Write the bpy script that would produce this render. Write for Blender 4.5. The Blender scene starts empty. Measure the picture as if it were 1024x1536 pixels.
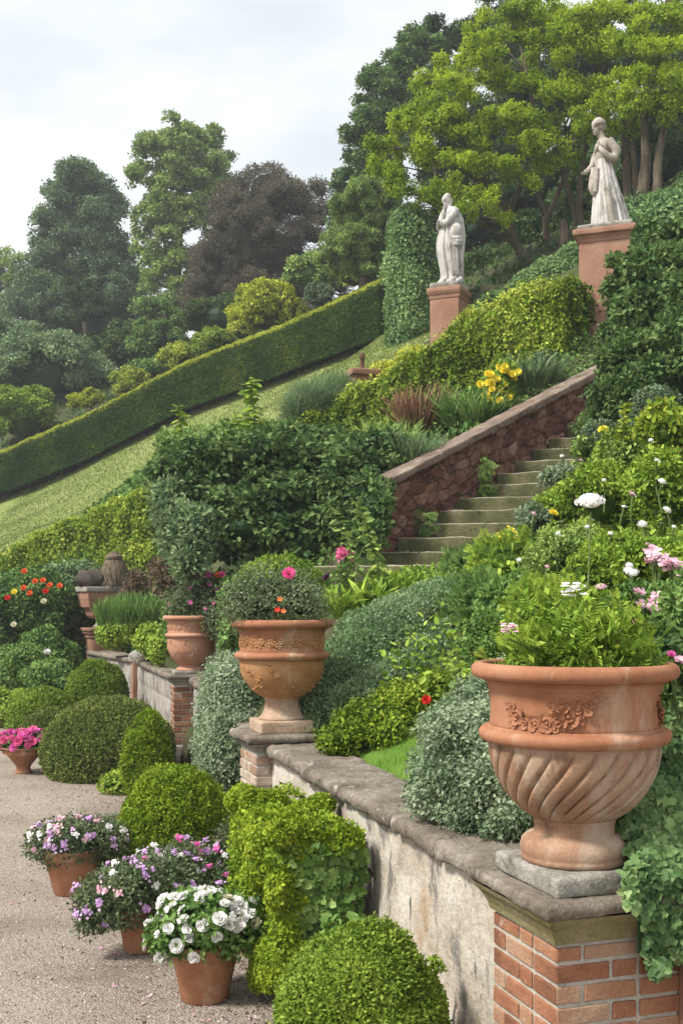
import bpy, math, random
import numpy as np
from mathutils import Vector, Matrix

C = bpy.context.scene.collection
SC = bpy.context.scene
# ------------------------------------------------------------------ camera, sky, sun, exposure
EYE = 2.15          # camera height in metres
FPX = 1700.0        # focal length in photograph pixels (photograph is 1024 x 1536)
HOR = 900.0         # horizon row in the photograph
cam = bpy.data.objects.new('camera', bpy.data.cameras.new('camera'))
C.objects.link(cam)
cam.location = (0, 0, EYE)
cam.rotation_euler = (math.radians(90), 0, 0)
cam.data.sensor_fit = 'AUTO'
cam.data.sensor_width = 36
cam.data.lens = FPX / 1536 * 36
cam.data.shift_y = (HOR - 768) / 1536
cam.data.clip_start = 0.05
cam.data.clip_end = 3000
SC.camera = cam

SUN_EL, SUN_AZ = math.radians(50), math.atan2(-0.90, -0.42)
world = bpy.data.worlds.new('World'); SC.world = world
world.use_nodes = True
nt = world.node_tree; nt.nodes.clear()
def wn(t, **k):
    n = nt.nodes.new(t)
    for a, b in k.items(): setattr(n, a, b)
    return n
wo = wn('ShaderNodeOutputWorld'); bg = wn('ShaderNodeBackground')
sky = wn('ShaderNodeTexSky', sky_type='NISHITA', sun_disc=False, sun_elevation=SUN_EL, sun_rotation=SUN_AZ)
tc = wn('ShaderNodeTexCoord'); mp = wn('ShaderNodeMapping'); mp.inputs['Scale'].default_value = (1.6, 1.6, 4.5)
n1 = wn('ShaderNodeTexNoise'); n1.inputs['Scale'].default_value = 1.7; n1.inputs['Detail'].default_value = 5; n1.inputs['Roughness'].default_value = .55
r1 = wn('ShaderNodeValToRGB')
r1.color_ramp.elements[0].position = .32; r1.color_ramp.elements[0].color = (5.9, 6.3, 6.6, 1)
r1.color_ramp.elements[1].position = .66; r1.color_ramp.elements[1].color = (8.2, 8.3, 8.4, 1)
r2 = wn('ShaderNodeValToRGB')
r2.color_ramp.elements[0].position = .25; r2.color_ramp.elements[0].color = (.86, .86, .86, 1)
r2.color_ramp.elements[1].position = .5; r2.color_ramp.elements[1].color = (1, 1, 1, 1)
mx = wn('ShaderNodeMixRGB')
L_ = nt.links.new
L_(tc.outputs['Generated'], mp.inputs['Vector']); L_(mp.outputs['Vector'], n1.inputs['Vector'])
L_(n1.outputs['Fac'], r1.inputs['Fac']); L_(n1.outputs['Fac'], r2.inputs['Fac'])
L_(sky.outputs['Color'], mx.inputs['Color1']); L_(r1.outputs['Color'], mx.inputs['Color2']); L_(r2.outputs['Color'], mx.inputs['Fac'])
L_(mx.outputs['Color'], bg.inputs['Color']); bg.inputs['Strength'].default_value = .09
L_(bg.outputs['Background'], wo.inputs['Surface'])

sl = bpy.data.lights.new('sun', 'SUN'); sl.energy = 3.5; sl.angle = math.radians(10); sl.color = (1, .96, .89)
sun = bpy.data.objects.new('sun', sl); C.objects.link(sun)
sd = Vector((math.cos(SUN_EL) * math.sin(SUN_AZ), math.cos(SUN_EL) * math.cos(SUN_AZ), math.sin(SUN_EL)))
sun.rotation_euler = sd.to_track_quat('Z', 'Y').to_euler(); sun.location = sd * 60

vs = SC.view_settings
SC.display_settings.display_device = 'sRGB'
vs.view_transform = 'Standard'; vs.look = 'None'; vs.gamma = 1; vs.exposure = 0.75; vs.use_curve_mapping = False
SC.render.engine = 'CYCLES'
cy = SC.cycles
cy.max_bounces = 7; cy.diffuse_bounces = 2; cy.glossy_bounces = 2; cy.transmission_bounces = 3; cy.transparent_max_bounces = 4
cy.caustics_reflective = False; cy.caustics_refractive = False
cy.use_denoising = True
try:
    cy.denoiser = 'OPENIMAGEDENOISE'; cy.denoising_input_passes = 'RGB_ALBEDO_NORMAL'; cy.denoising_prefilter = 'ACCURATE'
except Exception: pass

# ------------------------------------------------------------------ helpers
def P(px, py, Z):
    """the point at depth Z that stands at photograph pixel (px, py)"""
    return np.array([(px - 512) * Z / FPX, Z, EYE - (py - HOR) * Z / FPX])
def nrm(v):
    v = np.asarray(v, float); return v / np.maximum(np.linalg.norm(v, axis=-1, keepdims=True), 1e-9)
def sines(p, scale, seed=0, k=5):
    """smooth pseudo noise, about -1..1"""
    r = np.random.default_rng(seed + 77); p = np.asarray(p, float); o = np.zeros(p.shape[:-1])
    for i in range(k):
        d = nrm(r.normal(size=p.shape[-1])); f = scale * r.uniform(.6, 1.9)
        o += np.sin(p @ d * f * 6.283 + r.uniform(0, 6.283))
    return o / (k * .72)
WL = {}
class M:
    def __init__(s): s.v = []; s.q = []; s.t = []; s.n = 0
    def add(s, V, Q, t=.5):
        V = np.asarray(V, float).reshape(-1, 3); Q = np.asarray(Q, np.int64).reshape(-1, 4)
        s.v.append(V); s.q.append(Q + s.n); s.t.append(np.broadcast_to(np.asarray(t, float), (len(V),))); s.n += len(V)
        return s
    def build(s, name, mat, parent=None, loc=None, smooth=False, link=True):
        V = np.concatenate(s.v); Q = np.concatenate(s.q); T = np.concatenate(s.t)
        if parent is not None: off = WL[parent.name]
        elif loc is not None: off = np.asarray(loc, float)
        else: off = np.array([V[:, 0].mean(), V[:, 1].mean(), V[:, 2].min()])
        V = V - off
        me = bpy.data.meshes.new(name)
        me.vertices.add(len(V)); me.vertices.foreach_set('co', V.astype(np.float32).ravel())
        me.loops.add(4 * len(Q)); me.loops.foreach_set('vertex_index', Q.astype(np.int32).ravel())
        me.polygons.add(len(Q)); me.polygons.foreach_set('loop_start', (np.arange(len(Q)) * 4).astype(np.int32))
        me.update(calc_edges=True)
        a = me.attributes.new('tint', 'FLOAT', 'POINT'); a.data.foreach_set('value', np.clip(T, 0, 1).astype(np.float32))
        me.polygons.foreach_set('use_smooth', np.full(len(Q), bool(smooth)))
        if mat: me.materials.append(mat)
        o = bpy.data.objects.new(name, me)
        if link: C.objects.link(o)
        if parent is not None: o.parent = parent
        else: o.location = off
        WL[o.name] = off
        return o
def thing(name, label, cat, loc, group=None):
    o = bpy.data.objects.new(name, None); C.objects.link(o); o.location = loc; o.empty_display_size = .1
    WL[o.name] = np.asarray(loc, float)
    return tag(o, label, cat, group)
def tag(o, label=None, cat=None, group=None, kind=None):
    if label: o['label'] = label
    if cat: o['category'] = cat
    if group: o['group'] = group
    if kind: o['kind'] = kind
    return o
def put(name, mesh, pos, direction, size, parent, spin=0):
    """a further object on shared mesh data, its z axis along direction"""
    o = bpy.data.objects.new(name, mesh); C.objects.link(o); o.parent = parent
    o.location = np.asarray(pos) - WL[parent.name]
    q = Vector(direction).to_track_quat('Z', 'Y')
    o.rotation_euler = (q.to_matrix() @ Matrix.Rotation(spin, 3, 'Z')).to_euler()
    o.scale = (size,) * 3
    WL[o.name] = np.asarray(pos)
    return o

# ---- solids
def grid_q(a, b, wrap=False):
    i = np.arange(a - 1)[:, None]; j = np.arange(b if wrap else b - 1)[None]; j2 = (j + 1) % b
    return np.stack([i * b + j, i * b + j2, (i + 1) * b + j2, (i + 1) * b + j], -1).reshape(-1, 4)
def lathe(m, prof, c, seg=48, mod=None, t=.5, closed=True):
    """profile (r, z) pairs, bottom to top outside, then inside"""
    pr = np.asarray(prof, float); th = np.linspace(0, 2 * np.pi, seg, endpoint=False)
    r = np.repeat(pr[:, :1], seg, 1); z = np.repeat(pr[:, 1:], seg, 1)
    if mod is not None: r = r + mod(th[None], z)
    V = np.stack([c[0] + r * np.cos(th), c[1] + r * np.sin(th), c[2] + z], -1)
    return m.add(V, grid_q(len(pr), seg, True), t)
def curve(pts, k=6):
    """smooth a coarse profile (Catmull-Rom)"""
    p = np.asarray(pts, float); p = np.vstack([2 * p[0] - p[1], p, 2 * p[-1] - p[-2]]); out = []
    for i in range(1, len(p) - 2):
        for u in np.linspace(0, 1, k, endpoint=False):
            out.append(.5 * (2 * p[i] + (p[i + 1] - p[i - 1]) * u + (2 * p[i - 1] - 5 * p[i] + 4 * p[i + 1] - p[i + 2]) * u * u + (3 * p[i] - p[i - 1] - 3 * p[i + 1] + p[i + 2]) * u ** 3))
    out.append(p[-2]); return np.array(out)
def tube(m, pts, rad, seg=7, t=.5, wob=0, seed=0):
    p = np.asarray(pts, float); n = len(p); rad = np.broadcast_to(np.asarray(rad, float), (n,))
    d = nrm(np.gradient(p, axis=0)); ref = np.array([.31, .17, .93]) if abs(d[0, 2]) < .9 else np.array([1., .1, 0])
    a = nrm(np.cross(d, ref)); b = np.cross(d, a); th = np.linspace(0, 2 * np.pi, seg, endpoint=False)
    R = rad[:, None]
    if wob: R = R * (1 + wob * np.random.default_rng(seed).normal(size=(n, seg)))
    V = p[:, None] + R[..., None] * (np.cos(th)[None, :, None] * a[:, None] + np.sin(th)[None, :, None] * b[:, None])
    m.add(V, grid_q(n, seg, True), t)
    for e in (0, -1):
        m.add(np.vstack([V[e] * 1.0, V[e] * .02 + p[e] * .98]), grid_q(2, seg, True), t)
    return m
def ball(m, c, r, a=12, b=8, t=.5, zmin=None, noise=0, seed=0):
    u = np.linspace(.02, np.pi - .02, b)[:, None]; w = np.linspace(0, 2 * np.pi, a, endpoint=False)[None]
    D = np.stack([np.sin(u) * np.cos(w), np.sin(u) * np.sin(w), np.cos(u) + 0 * w], -1)
    if noise: D = D * (1 + noise * sines(D, .9, seed))[..., None]
    V = np.asarray(c) + D * np.asarray(r)
    if zmin is not None: V[..., 2] = np.maximum(V[..., 2], zmin)
    return m.add(V, grid_q(b, a, True)[:, ::-1], t)
EYE3 = np.eye(3)
def rbox(m, c, ax, half, r=.01, n=8, amp=0, seed=0, t=.5, fs=3.):
    """a block with rounded, worn edges: ax rows are its axes"""
    h = np.asarray(half, float); ax = np.asarray(ax, float); r = min(r, h.min() * .95)
    nn = np.maximum(2, np.round(n * (h / h.max()) ** .5).astype(int)) if np.isscalar(n) else np.asarray(n)
    vs_, qs, k = [], [], 0
    for d in range(3):
        e, f = (d + 1) % 3, (d + 2) % 3
        def knots(i):
            a = np.linspace(-h[i] + r, h[i] - r, nn[i]); return np.concatenate([[-h[i], -h[i] + r * .35], a, [h[i] - r * .35, h[i]]])
        u, w = np.meshgrid(knots(e), knots(f), indexing='ij')
        for s in (-1, 1):
            p = np.zeros(u.shape + (3,)); p[..., d] = s * h[d]; p[..., e] = u; p[..., f] = w
            q = grid_q(*u.shape)
            vs_.append(p.reshape(-1, 3)); qs.append((q if s > 0 else q[:, ::-1]) + k); k += u.size
    p = np.concatenate(vs_); q = np.concatenate(qs)
    key, inv = np.unique(np.round(p, 5), axis=0, return_inverse=True); q = inv.reshape(-1)[q]; p = key
    core = np.clip(p, -(h - r), h - r); dlt = p - core
    nn_ = nrm(dlt); p = core + nn_ * r
    if amp:
        w = np.asarray(c) + p @ ax
        p = p + nn_ * (amp * (sines(w, fs, seed) + .6 * sines(w, fs * 3.1, seed + 5) + .35 * sines(w, fs * 8, seed + 9)))[:, None]
    return m.add(np.asarray(c) + p @ ax, q, t)
def frame2(e1, e2): return np.array([[e2[0], e2[1], 0], [e1[0], e1[1], 0], [0, 0, 1.]])

# ---- leaves
def _tp(v, q): return np.array(v, float), np.array(q)
def _frond():
    v = [[0, .012, 0], [0, -.012, 0], [1, -.004, -.12], [1, .004, -.12]]; q = [[0, 1, 2, 3]]
    for i in range(9):
        x = .12 + i * .095; L = .30 * math.sin(math.pi * (.12 + .86 * (1 - (i / 9) ** 1.4)) ) + .05; z = -.12 * x * x
        for s in (1, -1):
            k = len(v); v += [[x, 0, z], [x + .10, s * L * .5, z + .03], [x + .14, s * L, z - .02], [x + .02, s * L * .55, z + .02]]
            q.append([k, k + 1, k + 2, k + 3])
    return _tp(v, q)
TPL = {
    'dia': _tp([[0, 0, 0], [.5, .28, .10], [1, 0, 0], [.5, -.28, .10]], [[0, 1, 2, 3]]),
    'oval': _tp([[0, 0, 0], [.28, .27, .07], [.72, .25, .05], [1, 0, -.06], [.72, -.25, .05], [.28, -.27, .07]], [[0, 3, 2, 1], [0, 5, 4, 3]]),
    'ivy': _tp([[0, 0, 0], [-.14, .32, .02], [.22, .55, .05], [.45, .30, .06], [.72, .34, .02], [1, 0, -.08], [.72, -.34, .02], [.45, -.30, .06], [.22, -.55, .05], [-.14, -.32, .02]],
               [[0, 3, 2, 1], [0, 5, 4, 3], [0, 7, 6, 5], [0, 9, 8, 7]]),
    'blade': _tp([[0, .018, 0], [0, -.018, 0], [.4, -.021, .05], [.4, .021, .05], [.75, -.015, .0], [.75, .015, .0], [1, -.002, -.12], [1, .002, -.12]], [[0, 1, 2, 3], [3, 2, 4, 5], [5, 4, 6, 7]]),
    'strap': _tp([[0, .05, 0], [0, -.05, 0], [.4, -.09, .10], [.4, .09, .10], [.75, -.07, .04], [.75, .07, .04], [1, -.005, -.14], [1, .005, -.14]], [[0, 1, 2, 3], [3, 2, 4, 5], [5, 4, 6, 7]]),
    'frond': _frond(),
}
def leaves(m, Pt, N, size, tint, shape='dia', out=.3, spread=.6, up=0., var=.5, rng=None, tilt=.25):
    tv, tq = TPL[shape]; n = len(Pt)
    if n == 0: return
    R = rng.normal(size=(n, 3)); tg = nrm(R - (R * N).sum(1, keepdims=True) * N)
    d = nrm(out * N + (1 - out) * tg + spread * .45 * rng.normal(size=(n, 3)) + np.array([0, 0, up]))
    a = N + spread * .6 * rng.normal(size=(n, 3)) + np.array([0, 0, tilt])
    b = nrm(np.cross(a, d)); c = np.cross(d, b)
    s = (size * (1 + var * rng.uniform(-1, 1, n)))[:, None, None]
    V = Pt[:, None] + s * (tv[:, 0][None, :, None] * d[:, None] + tv[:, 1][None, :, None] * b[:, None] + tv[:, 2][None, :, None] * c[:, None])
    k = len(tv); Q = (np.arange(n)[:, None, None] * k + tq[None]).reshape(-1, 4)
    m.add(V.reshape(-1, 3), Q, np.repeat(np.broadcast_to(tint, (n,)), k))
LAREA = {'dia': .28, 'oval': .4, 'ivy': .65, 'blade': .03, 'strap': .12, 'frond': .25}
def lump_pts(L, n, rng, inward=.2, rej=.84, zmin=None, body=None):
    L = np.asarray(L, float); c, r = L[:, :3], L[:, 3:6]
    w = r[:, 0] * r[:, 1] + r[:, 1] * r[:, 2] + r[:, 0] * r[:, 2]; w = w / w.sum()
    i = rng.choice(len(L), n, p=w); D = nrm(rng.normal(size=(n, 3)))
    p = c[i] + r[i] * D * (1 - inward * rng.random(n) ** 1.5)[:, None]; N = nrm(D / r[i])
    keep = np.ones(n, bool)
    if body is not None:
        for l in body: keep &= (((p - l[:3]) / l[3:6]) ** 2).sum(1) > .62
    for j in range(len(L) if body is None else 0):
        ins = (((p - c[j]) / r[j]) ** 2).sum(1) < rej * rej
        keep &= ~(ins & (i != j))
    if zmin is not None: keep &= p[:, 2] > (zmin(p[:, 0], p[:, 1]) if callable(zmin) else zmin)
    return p[keep], N[keep]
def tints(p, rng, sc, seed, base=.45, rnd=.16, cl=.2):
    return base + rnd * rng.normal(size=len(p)) + cl * sines(p, sc, seed)
def lumps_area(L):
    r = np.asarray(L)[:, 3:6]; return 4 * np.pi / 3 * (r[:, 0] * r[:, 1] + r[:, 1] * r[:, 2] + r[:, 0] * r[:, 2]).sum()
def foliage(m, L, size, cov=3., shape='dia', out=.3, spread=.7, core=.82, zmin=None, seed=0, inward=.2, up=0., base=.45, rnd=.16, cl=.2, csc=None, rej=.84, tilt=.25, ctint=.0, fuzz=.07, subs=None):
    rng = np.random.default_rng(seed); L = np.asarray(L, float)
    if shape in ('dia', 'oval'): size *= .74
    n = int(min(170000, cov * lumps_area(L) * (.55 if len(L) > 2 else 1) / (size * size * LAREA[shape])))
    if subs:
        ch = []
        for l in L:
            for _ in range(subs[0]):
                d = nrm(rng.normal(size=3)); d[2] = d[2] if d[2] > -.5 else -d[2]; g = subs[1] * rng.uniform(.6, 1.3); ch.append(np.concatenate([l[:3] + d * l[3:6] * (1.0 - g * .6), l[3:6] * g * np.array([1.15, 1.15, .8])]))
        p, N = lump_pts(np.array(ch), n, rng, inward, rej, zmin, L * np.array([1, 1, 1, .86, .86, .86]))
    else: p, N = lump_pts(L, n, rng, inward, rej, zmin)
    p = p + N * (fuzz * L[:, 3:6].mean() * np.minimum(1.6, np.abs(rng.normal(size=len(p)))) ** 1.6)[:, None] + N * (.10 * L[:, 3:6].mean() * sines(p, .9 / max(L[:, 3:6].mean(), .03), seed + 40))[:, None]
    leaves(m, p, N, size, tints(p, rng, csc or .5 / max(L[:, 3:6].mean(), .05), seed, base, rnd, cl), shape, out, spread, up, rng=rng, tilt=tilt)
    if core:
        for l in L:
            ball(m, l[:3], l[3:6] * core * (.82 if subs else 1), t=ctint, zmin=(None if zmin is None or callable(zmin) else zmin))  # core in the darkest leaf tone: shade between leaves put into colour
    return m
def mk_lumps(c, r, n, seed, k=.42, main=.8, lo=-.35, kv=.3):
    """a main body and n smaller clumps on its skin"""
    rng = np.random.default_rng(seed); c = np.asarray(c, float); r = np.asarray(r, float); out = [np.concatenate([c, r * main])]
    for i in range(n):
        d = nrm(rng.normal(size=3))
        while d[2] < lo: d = nrm(rng.normal(size=3))
        s = k * (1 + kv * rng.uniform(-1, 1)); g = (r.mean() * .5 + r * .5) * s
        out.append(np.concatenate([c + d * (r - g * .85), g]))
    return np.array(out)
def px_body(x0, y0, x1, y1, Z, dr=.9):
    """centre and radii of a body that spans this box of the photograph at depth Z"""
    c = P((x0 + x1) / 2, (y0 + y1) / 2, Z); rx = (x1 - x0) / 2 * Z / FPX; rz = (y1 - y0) / 2 * Z / FPX
    return c, np.array([rx, rx * dr, rz])
def bush(name, label, cat, L, size, mat, group=None, kind=None, parent=None, smooth=False, **k):
    m = M(); foliage(m, L, size, **k)
    L = np.asarray(L); zb = (L[:, 2] - L[:, 5]).min()
    o = m.build(name, mat, parent, None if parent is not None else (L[0, 0], L[0, 1], zb))
    if label: tag(o, label, cat, group, kind)
    return o
def hedge(name, label, cat, path, width, size, mat, cov=3., shape='dia', seed=0, rough=.04, top=.0, group=None, out=.35, spread=.7, sq=.32, base=.42, rnd=.16, cl=.18, loose=0., csc=.35, streak=0., up=0., tip=0.):
    """a clipped hedge along path rows (x, y, base z, height)"""
    rng = np.random.default_rng(seed); path = np.asarray(path, float); size *= .76
    seg = np.linalg.norm(np.diff(path[:, :3], axis=0), axis=1); cum = np.concatenate([[0], np.cumsum(seg)]); Lg = cum[-1]
    def at(u): return np.stack([np.interp(u, cum, path[:, k]) for k in range(4)], -1)
    th = np.linspace(0, np.pi, 80); cu, su = np.cos(th), np.sin(th)
    px_ = np.sign(cu) * np.abs(cu) ** sq; pz_ = np.abs(su) ** sq
    H = path[:, 3].mean()
    pl = np.concatenate([[0], np.cumsum(np.hypot(np.diff(px_ * width / 2), np.diff(pz_ * H)))]); per = pl[-1]
    def place(u, s, k=1.0):
        a = at(u); e = np.clip(u, .02, Lg - .02); tdir = nrm(at(e + .02)[:, :2] - at(e - .02)[:, :2]); side = np.stack([tdir[:, 1], -tdir[:, 0]], 1)
        x = np.interp(s, pl, px_) * width / 2 * k; z = np.interp(s, pl, pz_) * a[:, 3] * (1 - (1 - k) * .5) * (1 - tip * x / width)
        nx = np.interp(s + .01, pl, px_) - np.interp(s - .01, pl, px_); nz = np.interp(s + .01, pl, pz_) - np.interp(s - .01, pl, pz_)
        nx, nz = nz * H, -nx * width / 2
        nn = nrm(np.stack([nx, nz], -1))
        p = np.stack([a[:, 0] + side[:, 0] * x, a[:, 1] + side[:, 1] * x, a[:, 2] + z], -1)
        N = nrm(np.stack([side[:, 0] * nn[:, 0], side[:, 1] * nn[:, 0], nn[:, 1]], -1))
        return p, N, z / np.maximum(a[:, 3], .01), tdir
    area = per * Lg
    n = int(min(170000, cov * area / (size * size * LAREA[shape])))
    u = rng.uniform(0, Lg, n); s = rng.uniform(0, per, n)
    p, N, zr, td = place(u, s)
    ne = int(n * (width * H * 2) / (area + 1e-6) * .9)
    ue = np.where(rng.random(ne) < .5, 0, Lg); se = rng.uniform(0, per, ne)
    pe, Ne, ze, te = place(ue, se); k = np.sqrt(rng.random(ne))
    cx = at(ue); mid = cx[:, :3] + np.stack([0 * ue, 0 * ue, cx[:, 3] * .5], -1)
    pe = mid + (pe - mid) * k[:, None]; Ne = np.concatenate([te * np.where(ue > 0, 1, -1)[:, None], np.zeros((ne, 1))], 1); ze = (pe[:, 2] - cx[:, 2]) / cx[:, 3]
    p = np.concatenate([p, pe]); N = np.concatenate([N, Ne]); zr = np.concatenate([zr, ze])
    bump = rough * (sines(p, .8, seed) + .7 * sines(p, 2.3, seed + 3)) + loose * np.abs(rng.normal(size=len(p))) - rough * rng.random(len(p)) * 1.5
    p = p + N * bump[:, None]
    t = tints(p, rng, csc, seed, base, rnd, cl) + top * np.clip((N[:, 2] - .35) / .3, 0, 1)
    if streak: t = t + streak * sines(np.stack([p[:, 0] * 1.3 + p[:, 1], p[:, 2] * .12], -1), 1.1, seed + 21)
    m = M(); leaves(m, p, N, size, t, shape, out, spread, up, rng=rng)
    ins = max(.16, rough * 3.2); uu = np.linspace(ins, Lg - ins, max(3, int(Lg / .5))); ss = np.linspace(0, per, 16)
    U, S = np.meshgrid(uu, ss, indexing='ij'); cp = place(U.ravel(), S.ravel(), 1 - 2 * max(.08, rough * 2.4) / width)[0].reshape(len(uu), 16, 3)
    m.add(cp, grid_q(len(uu), 16), .1)
    for e in (0, -1):
        r_ = cp[e]; m.add(np.stack([r_[:8], r_[::-1][:8]], 1), grid_q(8, 2), .1)
    o = m.build(name, mat, None, path[0, :3])
    return tag(o, label, cat, group)
# ------------------------------------------------------------------ materials
def mat_new(name):
    m = bpy.data.materials.new(name); m.use_nodes = True; t = m.node_tree; t.nodes.clear()
    return m, t
def ramp(t, stops):
    r = t.nodes.new('ShaderNodeValToRGB'); e = r.color_ramp.elements
    while len(e) < len(stops): e.new(.5)
    for i, (p, c) in enumerate(stops): e[i].position = p; e[i].color = tuple(c) + (1,)
    return r
def leaf_mat(name, c0, c1, c2, tr=.22, rough=.5, spec=.14):
    m, t = mat_new(name); n = t.nodes.new; l = t.links.new
    at = n('ShaderNodeAttribute'); at.attribute_name = 'tint'
    r = ramp(t, [(.03, c0), (.43, c1), (.95, c2)]); l(at.outputs['Fac'], r.inputs['Fac'])
    b = n('ShaderNodeBsdfPrincipled'); b.inputs['Roughness'].default_value = rough; b.inputs['Specular IOR Level'].default_value = spec
    tl = n('ShaderNodeBsdfTranslucent'); hs = n('ShaderNodeHueSaturation'); hs.inputs['Value'].default_value = 1.15; hs.inputs['Hue'].default_value = .492
    l(r.outputs['Color'], hs.inputs['Color']); l(hs.outputs['Color'], tl.inputs['Color']); l(r.outputs['Color'], b.inputs['Base Color'])
    mx = n('ShaderNodeMixShader'); mx.inputs['Fac'].default_value = tr; o = n('ShaderNodeOutputMaterial')
    l(b.outputs['BSDF'], mx.inputs[1]); l(tl.outputs['BSDF'], mx.inputs[2]); l(mx.outputs['Shader'], o.inputs['Surface'])
    return m
def petal_mat(name, c0, c1, tr=.25):
    return leaf_mat(name, c0, tuple((a + b) / 2 for a, b in zip(c0, c1)), c1, tr, .55, .2)
def noise_node(t, scale, detail=5, rough=.6, vec=None, dist=0):
    n = t.nodes.new('ShaderNodeTexNoise'); n.inputs['Scale'].default_value = scale; n.inputs['Detail'].default_value = detail
    n.inputs['Roughness'].default_value = rough; n.inputs['Distortion'].default_value = dist
    if vec is not None: t.links.new(vec, n.inputs['Vector'])
    return n
def stone_mat(name, cols, scale=3., stains=(), rough=.9, bump=.4, bscale=40., tint=0., vec='Object', stretch=(1, 1, 1), spec=.2, fine=.25):
    """cols: ramp stops over a large noise; stains: (colour, noise scale, lo, hi, stretch) patches on top; tint: pull of the mesh's own tint"""
    m, t = mat_new(name); n = t.nodes.new; l = t.links.new
    tc = n('ShaderNodeTexCoord'); mp = n('ShaderNodeMapping'); mp.inputs['Scale'].default_value = stretch
    l(tc.outputs[vec], mp.inputs['Vector']); v = mp.outputs['Vector']
    a = noise_node(t, scale, 6, .6, v); fac = a.outputs['Fac']
    if tint:
        at = n('ShaderNodeAttribute'); at.attribute_name = 'tint'
        ma = n('ShaderNodeMath'); ma.operation = 'MULTIPLY_ADD'; l(at.outputs['Fac'], ma.inputs[0]); ma.inputs[1].default_value = tint; ma.inputs[2].default_value = -tint * .5
        ad = n('ShaderNodeMath'); ad.operation = 'ADD'; l(fac, ad.inputs[0]); l(ma.outputs[0], ad.inputs[1]); fac = ad.outputs[0]
    r = ramp(t, cols); l(fac, r.inputs['Fac']); col = r.outputs['Color']
    f = noise_node(t, bscale * 1.3, 4, .7, v); fr = ramp(t, [(.3, (1 - fine,) * 3), (.7, (1 + fine * .6,) * 3)]); l(f.outputs['Fac'], fr.inputs['Fac'])
    mu = n('ShaderNodeMixRGB'); mu.blend_type = 'MULTIPLY'; mu.inputs['Fac'].default_value = 1; l(col, mu.inputs['Color1']); l(fr.outputs['Color'], mu.inputs['Color2']); col = mu.outputs['Color']
    for i, (sc, ss, lo, hi, st) in enumerate(stains):
        mq = n('ShaderNodeMapping'); mq.inputs['Scale'].default_value = st; mq.inputs['Location'].default_value = (i * 3.7, i * 1.3, i * 2.1); l(tc.outputs[vec], mq.inputs['Vector'])
        q = noise_node(t, ss, 7, .68, mq.outputs['Vector'], .3); qr = ramp(t, [(lo, (0, 0, 0)), (hi, (1, 1, 1))]); l(q.outputs['Fac'], qr.inputs['Fac'])
        mx = n('ShaderNodeMixRGB'); l(qr.outputs['Color'], mx.inputs['Fac']); l(col, mx.inputs['Color1']); mx.inputs['Color2'].default_value = tuple(sc) + (1,); col = mx.outputs['Color']
    b = n('ShaderNodeBsdfPrincipled'); b.inputs['Roughness'].default_value = rough; b.inputs['Specular IOR Level'].default_value = spec; l(col, b.inputs['Base Color'])
    bn = noise_node(t, bscale, 6, .65, v); bp = n('ShaderNodeBump'); bp.inputs['Strength'].default_value = bump; bp.inputs['Distance'].default_value = .02
    l(bn.outputs['Fac'], bp.inputs['Height']); l(bp.outputs['Normal'], b.inputs['Normal'])
    o = n('ShaderNodeOutputMaterial'); l(b.outputs['BSDF'], o.inputs['Surface'])
    m['base'] = 1
    return m
LM = {k: leaf_mat('leaf_' + k, *v) for k, v in {
    'lime': ((0.040, 0.085, 0.005), (0.170, 0.270, 0.014), (0.399, 0.479, 0.045)),
    'box': ((0.039, 0.085, 0.009), (0.151, 0.248, 0.026), (0.374, 0.470, 0.075)),
    'olive': ((0.034, 0.055, 0.011), (0.121, 0.167, 0.034), (0.310, 0.356, 0.098)),
    'silver': ((0.055, 0.09, 0.042), (0.165, 0.24, 0.125), (0.42, 0.48, 0.32)),
    'sage': ((0.044, 0.095, 0.041), (0.165, 0.264, 0.108), (0.354, 0.442, 0.253)),
    'dark': ((0.015, 0.042, 0.010), (0.073, 0.141, 0.039), (0.217, 0.305, 0.099)),
    'yew': ((0.016, 0.043, 0.006), (0.055, 0.116, 0.013), (0.476, 0.515, 0.066)),
    'maple': ((0.070, 0.133, 0.006), (0.232, 0.350, 0.017), (0.533, 0.631, 0.049), .45),
    'deep': ((0.013, 0.038, 0.011), (0.045, 0.090, 0.021), (0.129, 0.198, 0.051)),
    'copper': ((0.042, 0.036, 0.023), (0.127, 0.108, 0.069), (0.202, 0.217, 0.120)),
    'blue': ((0.038, 0.078, 0.035), (0.138, 0.216, 0.096), (0.327, 0.430, 0.198)),
    'pale': ((0.068, 0.127, 0.027), (0.224, 0.329, 0.078), (0.463, 0.582, 0.150)),
    'gold': ((0.11, 0.14, 0.008), (0.31, 0.37, 0.022), (0.55, 0.58, 0.07)),
    'fresh': ((0.056, 0.111, 0.010), (0.192, 0.310, 0.032), (0.447, 0.558, 0.081)),
    'ivy': ((0.035, 0.083, 0.028), (0.131, 0.228, 0.080), (0.331, 0.456, 0.179)),
    'bank': ((0.040, 0.083, 0.006), (0.190, 0.287, 0.018), (0.575, 0.609, 0.103)),
    'mid': ((0.030, 0.076, 0.017), (0.124, 0.228, 0.049), (0.304, 0.442, 0.131)),
    'mauve': ((0.034, 0.057, 0.023), (0.121, 0.167, 0.075), (0.265, 0.322, 0.161)),
    'bronze': ((0.057, 0.048, 0.025), (0.184, 0.132, 0.086), (0.345, 0.253, 0.172)),
    'red_grass': ((0.092, 0.046, 0.029), (0.230, 0.115, 0.075), (0.391, 0.276, 0.149)),
}.items()}
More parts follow.
